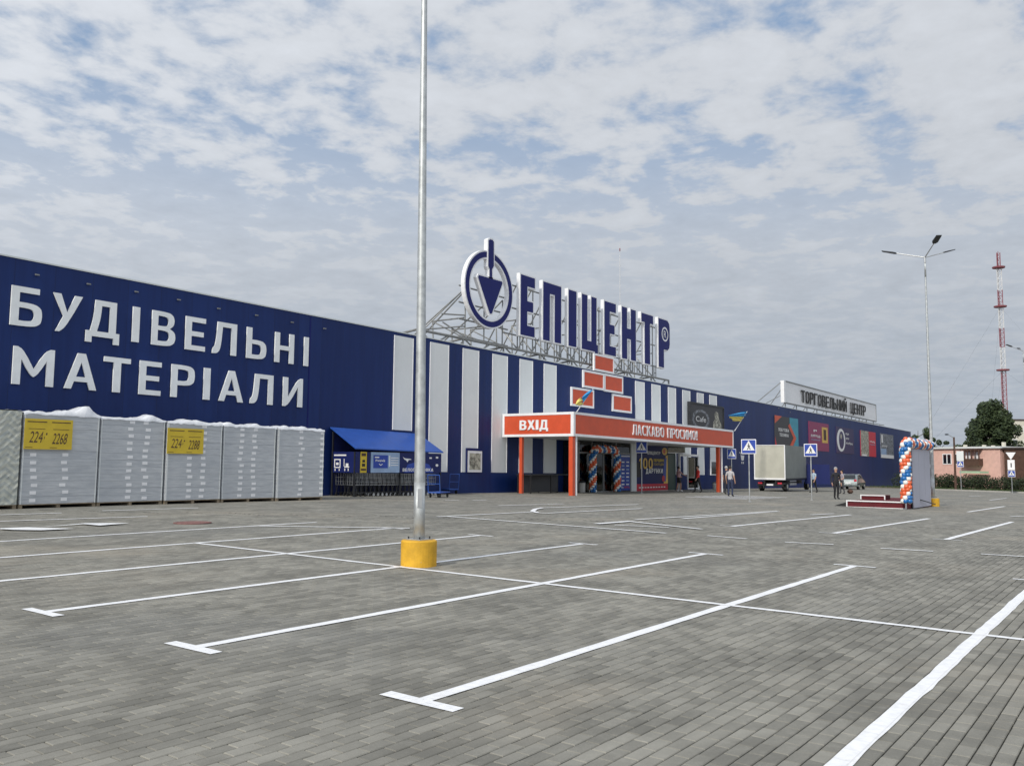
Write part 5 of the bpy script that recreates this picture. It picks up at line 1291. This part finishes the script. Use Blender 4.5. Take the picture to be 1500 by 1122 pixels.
# backdrop
xb0 = SXa + .9; YBk = SYa - .12; zk = g(xb0, YBk); hk = on_y(1338, 657.5, YBk).z - zk; xb1 = on_y(1363, 700, YBk).x
bd = thing('backdrop_wall', (xb0, YBk, zk), 'tall pale lilac fabric backdrop standing beside the red stage', 'backdrop'); off = bd.location
npan = 3; wp = (xb1 - xb0) / npan
for k in range(npan):
    MB().box(xb0 + k * wp + .012, xb0 + (k + 1) * wp - .012, YBk, YBk + .05, zk + .02, zk + hk, .008).build('fabric_panel', ['cloth_backdrop'], bd, off)
fb = MB()
for k in range(npan + 1): fb.box(xb0 + k * wp - .02, xb0 + k * wp + .02, YBk + .051, YBk + .09, zk, zk + hk)
fb.tube((xb0 + wp, YBk - .02, zk + .35), (xb0 + wp * 2.2, YBk - .35, zk + .12), .02, n=6)
for k in (1, 2): fb.tube((xb0 + k * wp, YBk + .09, zk + 1.0), (xb0 + k * wp, YBk + .7, zk), .02, n=6)
fb.build('frame', ['dark_metal'], bd, off)
ga = thing('balloon_garland', (SXa + .25, YBk, zk), 'tall garland of orange white and blue balloons framing the stage backdrop', 'balloon arch'); off = ga.location
gx0 = on_y(1327, 700, YBk).x
garland(ga, off, [(gx0, YBk, zk + hs + .10), (gx0, YBk, zk + hk + .02), (gx0 + .3, YBk, zk + hk + .24), (xb1, YBk, zk + hk + .24)], .135, .105, .85)

# ================================================================== PEOPLE
def person(px, py_foot, height, label, shirt, trousers, shoes='black', hair='hair_dark', face=0.0, pose='stand', short_sleeve=True, shorts=False, foot=None):
    c = on_g(px, py_foot) if foot is None else foot
    for nm, cc in (('cloth_' + shirt[0], shirt[1]), ('cloth_' + trousers[0], trousers[1])): mat(nm, cc, .8, var=.15, scale=6, bump=.3, bscale=14)
    t_ = thing('person', c, label, 'person', None, face)
    k = height / 1.76
    # joints; the figure faces -y, x to its left
    J = {'pelvis': (0, 0, .95), 'waist': (0, .0, 1.08), 'chest': (0, .01, 1.28), 'neck0': (0, .01, 1.46), 'neck': (0, .0, 1.53), 'head': (0, -.02, 1.63), 'crown': (0, -.01, 1.70), 'nose': (0, -.115, 1.615)}
    rad = {'pelvis': (.165, .125), 'waist': (.145, .11), 'chest': (.17, .12), 'neck0': (.075, .07), 'neck': (.055, .058), 'head': (.078, .098), 'crown': (.066, .08), 'nose': (.014, .014)}
    E_ = [('pelvis', 'waist'), ('waist', 'chest'), ('chest', 'neck0'), ('neck0', 'neck'), ('neck', 'head'), ('head', 'crown'), ('head', 'nose')]
    for s, S in ((1, 'L'), (-1, 'R')):
        stride = {'stand': .03, 'walk': .20, 'lean': .10}[pose] * s
        J['ear' + S] = (s * .085, .0, 1.615); rad['ear' + S] = (.016, .022); E_.append(('head', 'ear' + S))
        J['hip' + S] = (s * .095, 0, .88); J['knee' + S] = (s * .105, stride * .6 - .03, .48); J['ankle' + S] = (s * .11, stride + .03, .085); J['toe' + S] = (s * .125, stride - .15, .035)
        rad['hip' + S] = (.098, .105); rad['knee' + S] = (.062, .066); rad['ankle' + S] = (.044, .05); rad['toe' + S] = (.042, .032)
        E_ += [('pelvis', 'hip' + S), ('hip' + S, 'knee' + S), ('knee' + S, 'ankle' + S), ('ankle' + S, 'toe' + S)]
        J['sh' + S] = (s * .19, .01, 1.41); rad['sh' + S] = (.066, .066)
        if pose == 'lean' and s < 0: el, wr = (s * .25, -.16, 1.22), (s * .20, -.38, 1.14)
        elif pose == 'lean': el, wr = (s * .27, .02, 1.14), (s * .24, -.20, 1.06)
        elif pose == 'walk': el, wr = (s * .25, .05 - stride * .5, 1.13), (s * .27, -.06 - stride * .7, .90)
        else: el, wr = (s * .255, .04, 1.13), (s * .265, -.05, .88)
        J['el' + S] = el; J['wr' + S] = wr; rad['el' + S] = (.045, .045); rad['wr' + S] = (.030, .030)
        d = (Vector(wr) - Vector(el)).normalized(); h_ = Vector(wr) + d * .07; J['hand' + S] = tuple(h_); rad['hand' + S] = (.034, .022)
        E_ += [('chest', 'sh' + S), ('sh' + S, 'el' + S), ('el' + S, 'wr' + S), ('wr' + S, 'hand' + S)]
        side = Vector((0, 1, 0)) - d * d.y; side.normalize(); inn = Vector((-s, 0, 0))
        for q in range(4):
            f0 = h_ + d * .03 + side * (.024 * (q - 1.5)); f1 = f0 + d * (.042 - .006 * abs(q - 1.2)) + inn * .008; f2 = f1 + d * .022 + inn * .02
            for nm, p_ in (('f%d0' % q, f0), ('f%d1' % q, f1), ('f%d2' % q, f2)): J[nm + S] = tuple(p_); rad[nm + S] = (.009, .009)
            E_ += [('hand' + S, 'f%d0' % q + S), ('f%d0' % q + S, 'f%d1' % q + S), ('f%d1' % q + S, 'f%d2' % q + S)]
        t0 = h_ - side * .035 + inn * .005; t1 = t0 + d * .035 - side * .015 + inn * .015
        J['t0' + S] = tuple(t0); J['t1' + S] = tuple(t1); rad['t0' + S] = (.010, .010); rad['t1' + S] = (.009, .009); E_ += [('hand' + S, 't0' + S), ('t0' + S, 't1' + S)]
    names = list(J); ix = {n_: i for i, n_ in enumerate(names)}
    me = bpy.data.meshes.new('body'); me.from_pydata([tuple(v * k for v in J[n_]) for n_ in names], [(ix[a_], ix[b_]) for a_, b_ in E_], [])
    o = bpy.data.objects.new('body', me); COL.objects.link(o)
    o.modifiers.new('skin', 'SKIN'); 
    for n_, sv in zip(names, me.skin_vertices[0].data): sv.radius = tuple(r_ * k for r_ in rad[n_]); sv.use_root = (n_ == 'pelvis')
    o.modifiers['skin'].use_smooth_shade = True
    sb = o.modifiers.new('sub', 'SUBSURF'); sb.levels = 1; sb.render_levels = 1
    bpy.context.view_layer.update()
    m2 = bpy.data.meshes.new_from_object(o.evaluated_get(bpy.context.evaluated_depsgraph_get()))
    COL.objects.unlink(o); bpy.data.objects.remove(o)
    m2.materials.clear()
    for nm in ('skin', 'cloth_' + shirt[0], 'cloth_' + trousers[0], shoes): m2.materials.append(MATS[nm])
    def region(a_, b_, tt):
        n_ = {a_[:-1] if a_[-1] in 'LR' else a_, b_[:-1] if b_[-1] in 'LR' else b_}
        if n_ & {'toe'}: return 3
        if n_ == {'knee', 'ankle'}: return 0 if shorts else (3 if tt > .93 else 2)
        if n_ == {'hip', 'knee'}: return 2 if not shorts or tt < .75 else 0
        if n_ == {'pelvis', 'hip'}: return 2
        if n_ == {'pelvis', 'waist'}: return 1 if tt > .35 else 2
        if n_ <= {'waist', 'chest', 'neck0', 'sh'}: return 1
        if n_ == {'sh', 'el'}: return 1 if (not short_sleeve or tt < .7) else 0
        if n_ == {'el', 'wr'}: return 0 if short_sleeve else (1 if tt < .9 else 0)
        return 0
    segs = [(Vector(J[a_]) * k, Vector(J[b_]) * k, a_, b_) for a_, b_ in E_]
    for f_ in m2.polygons:
        p_ = f_.center; best = (9, 0)
        for a_, b_, na, nb in segs:
            d = b_ - a_; tt = max(0, min(1, (p_ - a_).dot(d) / d.length_squared)); ds = (p_ - a_ - d * tt).length - .5 * (rad[na][0] * (1 - tt) + rad[nb][0] * tt) * k
            if ds < best[0]: best = (ds, region(na, nb, tt))
        f_.material_index = best[1]; f_.use_smooth = True
    bo = bpy.data.objects.new('body', m2); link(bo, t_)
    hr = MB(); hr.ball((0, .012 * k, 1.675 * k), .098 * k, 12, 8, 1.12)
    vs = []
    for x, y, z in hr.v:
        if y < -.035 * k and z < 1.72 * k: y = -.03 * k
        if z < 1.60 * k: z = 1.60 * k
        vs.append((x, y, z))
    hr.v = vs; hr.build('hair', [hair], t_, smooth_=True)
    ey = MB()
    for s in (-1, 1): ey.ball((s * .032 * k, -.112 * k, 1.638 * k), .010 * k, 6, 4)
    ey.box(-.024 * k, .024 * k, -.117 * k, -.108 * k, 1.572 * k, 1.579 * k); ey.build('face_features', ['hair_dark'], t_)
    return t_
view_rz = lambda px: math.atan2(ray(px, 700).y, ray(px, 700).x) - math.pi / 2      # a figure with this yaw faces the camera
person(994.5, 719.8, 1.70, 'person in a pink checked shirt and dark shorts beside the doorway', ('pink', (.50, .30, .30)), ('darkshorts', (.03, .028, .026)), 'white_paint', face=view_rz(994) + 2.0, shorts=True, pose='lean')
person(1022.5, 721.2, 1.76, 'person in a red vest and black trousers by the white doorway', ('red', (.55, .035, .03)), ('blacktrousers', (.012, .012, .014)), face=view_rz(1022) - 1.2, pose='walk', short_sleeve=False)
person(1064.5, 724.0, 1.76, 'person in dark clothes half hidden behind the one in the pale shirt', ('darkblue', (.025, .03, .06)), ('darknavy', (.02, .022, .035)), hair='hair_grey', face=view_rz(1064) + 2.4)
person(1070, 727.3, 1.74, 'person in a pale grey shirt and navy jeans standing with back turned', ('palegrey', (.42, .41, .42)), ('navyjeans', (.025, .035, .08)), face=view_rz(1070) + 2.7)
person(1225.3, 731.2, 1.80, 'grey haired person in a dark suit standing near the red stage', ('suit', (.018, .018, .024)), ('suittrousers', (.014, .014, .018)), hair='hair_grey', face=view_rz(1225) + .5, short_sleeve=False)
person(1234.0, 723.5, 1.72, 'person in light grey bending forward beside the parked car', ('lightgrey', (.33, .30, .34)), ('greytrousers', (.05, .05, .06)), face=view_rz(1236) - 1.2, pose='lean')
person(1192.5, 721.5, 1.75, 'person in a light blue shirt behind the crossing sign pole at the truck', ('skyblue', (.36, .45, .56)), ('blacktrousers', (.012, .012, .014)), face=view_rz(1192) - .8, pose='walk')
person(1498.5, 716.0, 1.75, 'person in a white shirt walking by the far hedge', ('white', (.72, .72, .72)), ('navyjeans', (.025, .035, .08)), face=view_rz(1498) + 1.3, pose='walk')
# small dog-less brown bag on the paving near the car
c = on_g(1245.5, 723); mb = MB(); mb.ball((0, 0, .16), .22, 10, 6, .75); mb.tube((-.1, 0, .28), (.0, 0, .42), .015, n=6); mb.tube((.1, 0, .28), (.0, 0, .42), .015, n=6)
bo = mb.build('bag', ['brown_wood'], None, smooth_=True); bo.location = c; tag(bo, 'small brown bag standing on the paving between the car and the stage', 'bag')

# ================================================================== FAR SIDE: kerb, hedge, houses, trees, mast
def leaves(mb, cen, rad, n, size, rr, lo=.35):
    cx, cy, cz = cen
    for _ in range(n):
        while True:
            d = Vector((rr.uniform(-1, 1), rr.uniform(-1, 1), rr.uniform(-1, 1)))
            if .05 < d.length <= 1: break
        d = d.normalized() * (lo + (1 - lo) * rr.random() ** .5)
        p_ = Vector((cx + d.x * rad[0], cy + d.y * rad[1], cz + d.z * rad[2]))
        u = Vector((rr.gauss(0, 1), rr.gauss(0, 1), rr.gauss(0, 1))).normalized(); v = u.orthogonal().normalized(); s = size * rr.uniform(.6, 1.3)
        mb.add([p_ - u * s, p_ + v * s * .6, p_ + u * s, p_ - v * s * .6], [(0, 1, 2, 3)])
def tree(foot, hgt, rad, label, mt='leaf_dark', seed=1, blobs=26, group=None, cone=.5):
    rr = random.Random(seed); t_ = thing('tree', foot, label, 'tree', group)
    mb = MB(); pts = [Vector((0, 0, 0)), Vector((.1, 0, hgt * .3)), Vector((-.05, .1, hgt * .6)), Vector((0, 0, hgt * .92))]
    for i in range(3): mb.tube(pts[i], pts[i + 1], hgt * .03 * (1 - i * .3), hgt * .03 * (1 - (i + 1) * .3), n=8)
    cr = MB()
    for b_ in range(blobs):
        f_ = rr.uniform(.18, 1.0); an = rr.uniform(0, 6.28); R_ = rad * (1 - cone * f_) * math.sqrt(rr.random()) * 1.35
        c_ = Vector((R_ * math.cos(an), R_ * math.sin(an), hgt * f_ * .95)); br = rad * rr.uniform(.10, .28)
        mb.tube(Vector((0, 0, max(.5, c_.z - R_ * .6))), c_, hgt * .008, hgt * .003, n=5)
        leaves(cr, c_, (br, br, br * rr.uniform(.7, 1.1)), 260, hgt * .018, rr)
    mb.build('trunk', ['bark'], t_); cr.build('crown', [mt], t_)
    return t_
def far_pt(px, dep): d = ray(px, 700); p_ = Vector((d.x * dep, d.y * dep, 0)); p_.z = g(p_.x, p_.y); return p_
DK = 88.0
# kerb strip and verge across the far side of the car park
ka, kb = far_pt(1336, 96), far_pt(1560, DK - 6)
du = (kb - ka); du.z = 0; du.normalize(); dv = Vector((-du.y, du.x, 0)); dv = dv if dv.dot(fwd) > 0 else -dv
def obox(o, l0, l1, d0, d1, z0, z1, mb):
    vs = []
    for z in (z0, z1):
        for l_, d_ in ((l0, d0), (l1, d0), (l1, d1), (l0, d1)): p_ = o + du * l_ + dv * d_; vs.append((p_.x, p_.y, g(p_.x, p_.y) + z))
    mb.add(vs, [(3, 2, 1, 0), (4, 5, 6, 7), (0, 1, 5, 4), (1, 2, 6, 5), (2, 3, 7, 6), (3, 0, 4, 7)]); return mb
kl = (kb - ka).length
for k in range(int(kl / 1.0)):
    o = obox(ka, k * 1.0 + .005, k * 1.0 + .995, 0, .15, -.1, .13 + rnd.uniform(-.004, .004), MB()).build('kerb_stone', ['concrete'], lot)
mat('verge_soil', (.13, .12, .08), .95, var=.35, scale=2, bump=.5)
obox(ka, -8, kl + 30, .15, 9, -.1, .10, MB()).build('verge', ['verge_soil'])['kind'] = 'structure'
gr = MB(); rr = random.Random(5)
for _ in range(5000):
    l_, d_ = rr.uniform(-6, kl + 12), rr.uniform(.3, 7); p_ = ka + du * l_ + dv * d_; z = g(p_.x, p_.y) + .09; h_ = rr.uniform(.08, .25); a_ = rr.uniform(0, 6.28); u = Vector((math.cos(a_), math.sin(a_), 0)) * .04
    gr.add([(p_.x - u.x, p_.y - u.y, z), (p_.x + u.x, p_.y + u.y, z), (p_.x + rr.gauss(0, .05), p_.y + rr.gauss(0, .05), z + h_)], [(0, 1, 2)])
go = gr.build('verge_grass', ['leaf_mid']); go['kind'] = 'stuff'
# hedge
hroot = ka + dv * 6
hg = thing('hedge', (hroot.x, hroot.y, g(hroot.x, hroot.y)), 'dense dark green hedge along the far edge of the car park', 'hedge'); rr = random.Random(8)
hf = MB(); hs_ = MB(); l_ = -6.0
while l_ < kl + 14:
    for d_ in (0, 1.0):
        p_ = ka + dv * (6 + d_) + du * (l_ + rr.uniform(-.3, .3)); z = g(p_.x, p_.y); hh = rr.uniform(1.25, 1.7)
        leaves(hf, (p_.x - hg.location.x, p_.y - hg.location.y, z - hg.location.z + hh * .5), (.85, .85, hh * .58), 330, .10, rr, .3)
        hs_.tube((p_.x - hg.location.x, p_.y - hg.location.y, z - hg.location.z), (p_.x - hg.location.x + .1, p_.y - hg.location.y, z - hg.location.z + hh * .8), .05, .02, n=5)
    l_ += .9
hf.build('foliage', ['leaf_hedge'], hg); hs_.build('stems', ['bark'], hg)['kind'] = 'stuff'
# pink house behind the hedge
def hpt(px, py, dep): return at_depth(px, py, dep)
DH = 108.0; ha = hpt(1366, 690, DH + 4); hb = hpt(1466, 690, DH - 4)
hx = Vector((hb.x - ha.x, hb.y - ha.y, 0)); HL = hx.length; hx.normalize(); hy = Vector((-hx.y, hx.x, 0)); hy = hy if hy.dot(fwd) > 0 else -hy
zh0 = g(ha.x, ha.y); zh1 = hpt(1420, 657, DH).z
house = thing('pink_house', (ha.x, ha.y, zh0), 'long low pink rendered house with flat roof behind the hedge', 'house', None, math.atan2(hx.y, hx.x))
HH = zh1 - zh0
fx_ = lambda px: (px - 1366) / 100 * HL
MB().box(0, HL, 0, 9, -.5, HH).build('wall', ['pink_render'], house)
MB().box(-.25, HL + .25, -.3, 9.3, HH, HH + .22).build('roof', ['light_cladding'], house)
for px in (1389.5, 1408):
    x_ = fx_(px); z0_, z1_ = HH - 1.95, HH - .62
    wn_ = MB().box(x_ - .62, x_ + .62, -.05, -.004, z0_, z1_).build('window', ['white_plastic'], house)
    for s in (-1, 1): MB().box(x_ + s * .29 - .22, x_ + s * .29 + .22, -.065, -.052, z0_ + .1, z1_ - .1).build('pane', ['glass_dark'], wn_)
bx_ = MB(); bx_.box(fx_(1415.5), fx_(1442), -.85, -.004, HH - 2.1, HH - 1.25); bx_.box(fx_(1415.5), fx_(1442), -.85, -.004, HH - .22, HH - .1)
for k in range(6): xx = fx_(1415.5) + (fx_(1442) - fx_(1415.5)) * k / 5; bx_.box(xx - .04, xx + .04, -.85, -.75, HH - 1.25, HH - .22)
bx_.build('balcony', ['brown_wood'], house)
for px in (1421, 1433): MB().box(fx_(px) - .3, fx_(px) + .3, -.06, -.005, HH - 1.25, HH - .45).build('window', ['white_plastic'], house)
MB().box(fx_(1424), fx_(1453), -2.2, -.5, HH - 3.0, HH - 2.75).build('porch_roof', ['mint_paint'], house)
for px, hc in ((1393, .35), (1421, .3), (1434, .22), (1449, .6)): MB().box(fx_(px) - .16, fx_(px) + .16, 3.0, 3.35, HH + .2, HH + .2 + hc).build('chimney', ['cream_render'], house)
# dark shed right of it and pale block behind
sh_ = thing('brick_shed', (hb.x, hb.y, zh0), 'dark brown flat roofed shed adjoining the pink house', 'shed', None, math.atan2(hx.y, hx.x))
MB().box(.3, 5.2, .3, 6, -.5, HH - .1).build('wall', ['brown_wood'], sh_); MB().box(.1, 5.4, .1, 6.2, HH - .1, HH + .08).build('roof', ['roof_dark'], sh_)
# small white block left of the pink house
DAp = 190.0; pa = hpt(1478, 690, DAp); zt_ = hpt(1490, 615.5, DAp).z; za_ = g(pa.x, pa.y)
ab = thing('apartment_block', (pa.x, pa.y, za_), 'pale cream apartment block rising behind the big tree', 'building', None, math.radians(-52))
AW = 14.0; AH = zt_ - za_
MB().box(0, AW, 0, 10, -1, AH).build('wall', ['cream_render'], ab); MB().box(-.2, AW + .2, -.2, 10.2, AH, AH + .3).build('roof', ['roof_dark'], ab)
for fl in range(4):
    for k in range(5):
        xw = 1.5 + k * 2.7; zw = AH - 2.6 - fl * 2.9
        wn_ = MB().box(xw - .65, xw + .65, -.05, -.004, zw, zw + 1.4).build('window', ['white_plastic'], ab); MB().box(xw - .5, xw + .5, -.07, -.052, zw + .12, zw + 1.28).build('pane', ['glass_dark'], wn_)
# trees
def tree_px(px, py_top, dep, wid, label, **kw):
    f_ = far_pt(px, dep); ht = hpt(px, py_top, dep).z - f_.z; tree(f_, ht, wid, label, **kw)
tree_px(1457, 587, 128, 4.7, 'big dark dense tree behind the pink house, below the mast', seed=3, blobs=120, cone=.80)
tree_px(1436, 612, 130, 3.4, 'narrower dark tree leaning against the big one behind the pink house', seed=9, blobs=60, cone=.85)
tree_px(1347, 624, 175, 3.6, 'round dark tree showing over the end of the blue store', mt='leaf_mid', seed=4, blobs=34, cone=.25)
tree_px(1379, 645, 165, 3.0, 'low dark tree left of the pink house roof', mt='leaf_dark', seed=5, blobs=26, cone=.3)
tree_px(1409, 649, 150, 2.6, 'low green tree top over the pink house roof', mt='leaf_mid', seed=6, blobs=20, cone=.3)
tree_px(1490, 655, 120, 3.4, 'dark bushy tree in front of the pale apartment block', mt='leaf_dark', seed=12, blobs=30, cone=.2)
tree_px(1530, 640, 125, 4.0, 'dark bushy tree beyond the far lamp post', mt='leaf_dark', seed=13, blobs=30, cone=.2)
# wooden utility pole with a street light
c = far_pt(1399.5, 92); up_ = thing('utility_pole', c, 'brown wooden utility pole with a small street light before the hedge', 'pole'); hp = hpt(1399, 640, 92).z - c.z
MB().tube((0, 0, -.1), (0, 0, hp), .13, .09, n=10).build('pole', ['brown_wood'], up_)
d = -right * 1.0; d.z = 0
mb = MB(); mb.tube((0, 0, hp - .1), Vector((0, 0, hp + .25)) + d * .55, .035, n=6); mb.build('lamp_arm', ['steel'], up_); mb = MB(); mb.ball(Vector((0, 0, hp + .27)) + d * .75, .2, 8, 5, .4); mb.build('lamp_head', ['dark_metal'], up_)
MB().tube((-.35, 0, hp - .7), (.35, 0, hp - .7), .04, n=6).build('crossarm', ['brown_wood'], up_)
# far road signs
def far_sign(px, dep, h_top, kinds, label):
    c = far_pt(px, dep); t_ = thing('road_sign', c, label, 'sign', None, view_rz(px)); z = h_top
    MB().tube((0, .03, -.05), (0, .03, h_top), .03, n=8).build('pole', ['galvanised'], t_)
    for kd in kinds:
        if kd == 'cross': crossing_plate(t_, c, z - .33, .62); z -= .68
        elif kd == 'yield':
            MB().prism([(-.42, .34), (.42, .34), (0, -.36)], (0, -.012, z - .36), R_X, UP, .02).build('plate', ['white_plastic'], t_); z -= .74
        elif kd == 'white':
            MB().box(-.3, .3, -.012, .012, z - .95, z, .01).build('plate', ['white_plastic'], t_); MB().box(-.05, .05, -.016, -.013, z - .7, z - .3).build('print', ['black'], t_); z -= .98
        elif kd == 'grey': MB().box(-.33, .33, -.012, .012, z - 1.0, z, .01).build('plate', ['light_cladding'], t_); z -= 1.02
far_sign(1407.5, 91, 4.1, ['grey', 'cross'], 'road sign with a grey panel over a crossing sign beside the wooden pole')
far_sign(1482, 84, 3.9, ['yield', 'white', 'cross'], 'road sign post carrying yield, white and crossing plates')
# red and white lattice mast
DM = 300.0; f_ = far_pt(1476, DM); zt_ = hpt(1464, 361, DM).z - f_.z
mast = thing('radio_mast', f_, 'tall red and white lattice radio mast with guy wires beyond the trees', 'mast')
def lat(z0, z1, w0, mt, nm='section'):
    mb = MB(); n = max(1, int((z1 - z0) / 1.6)); C3 = [Vector((w0 * math.cos(a_), w0 * math.sin(a_), 0)) for a_ in (0.4, 2.49, 4.58)]
    for c_ in C3: mb.tube(c_ + Vector((0, 0, z0)), c_ + Vector((0, 0, z1)), .13, n=5)
    for k in range(n):
        za, zc2 = z0 + (z1 - z0) * k / n, z0 + (z1 - z0) * (k + 1) / n
        for i in range(3): mb.tube(C3[i] + Vector((0, 0, za)), C3[(i + 1) % 3] + Vector((0, 0, zc2)), .07, n=4, cap=False); mb.tube(C3[i] + Vector((0, 0, za)), C3[(i + 1) % 3] + Vector((0, 0, za)), .06, n=4, cap=False)
    mb.build(nm, [mt], mast)
zm = lambda py: hpt(1466, py, DM).z - f_.z
lv = [(690, 'mast_white'), (640, 'mast_red'), (542, 'mast_white'), (506, 'mast_red'), (477.5, 'mast_white'), (446, 'mast_red'), (420, 'mast_white'), (387, 'mast_red'), (363, None)]
for (pa_, mt), (pb_, _) in zip(lv, lv[1:]): lat(max(0, zm(pa_)), zm(pb_), .85 if pb_ > 380 else .6, mt)
for py in (541, 445.5, 386): z = zm(py); MB().lathe([(.4, -.2), (2.0, -.1), (2.1, .35), (1.9, .35), (1.8, 0)], (0, 0, z), 12).build('platform', ['mast_red'], mast)
MB().tube((0, 0, zm(364)), (0, 0, zt_), .12, n=5).build('spike', ['mast_red'], mast)
for a_ in (0.3, 2.4, 4.5):
    for py in (446, 541): MB().tube((0, 0, zm(py)), (42 * math.cos(a_), 42 * math.sin(a_), 0), .016, n=4).build('guy_wire', ['dark_metal'], mast)
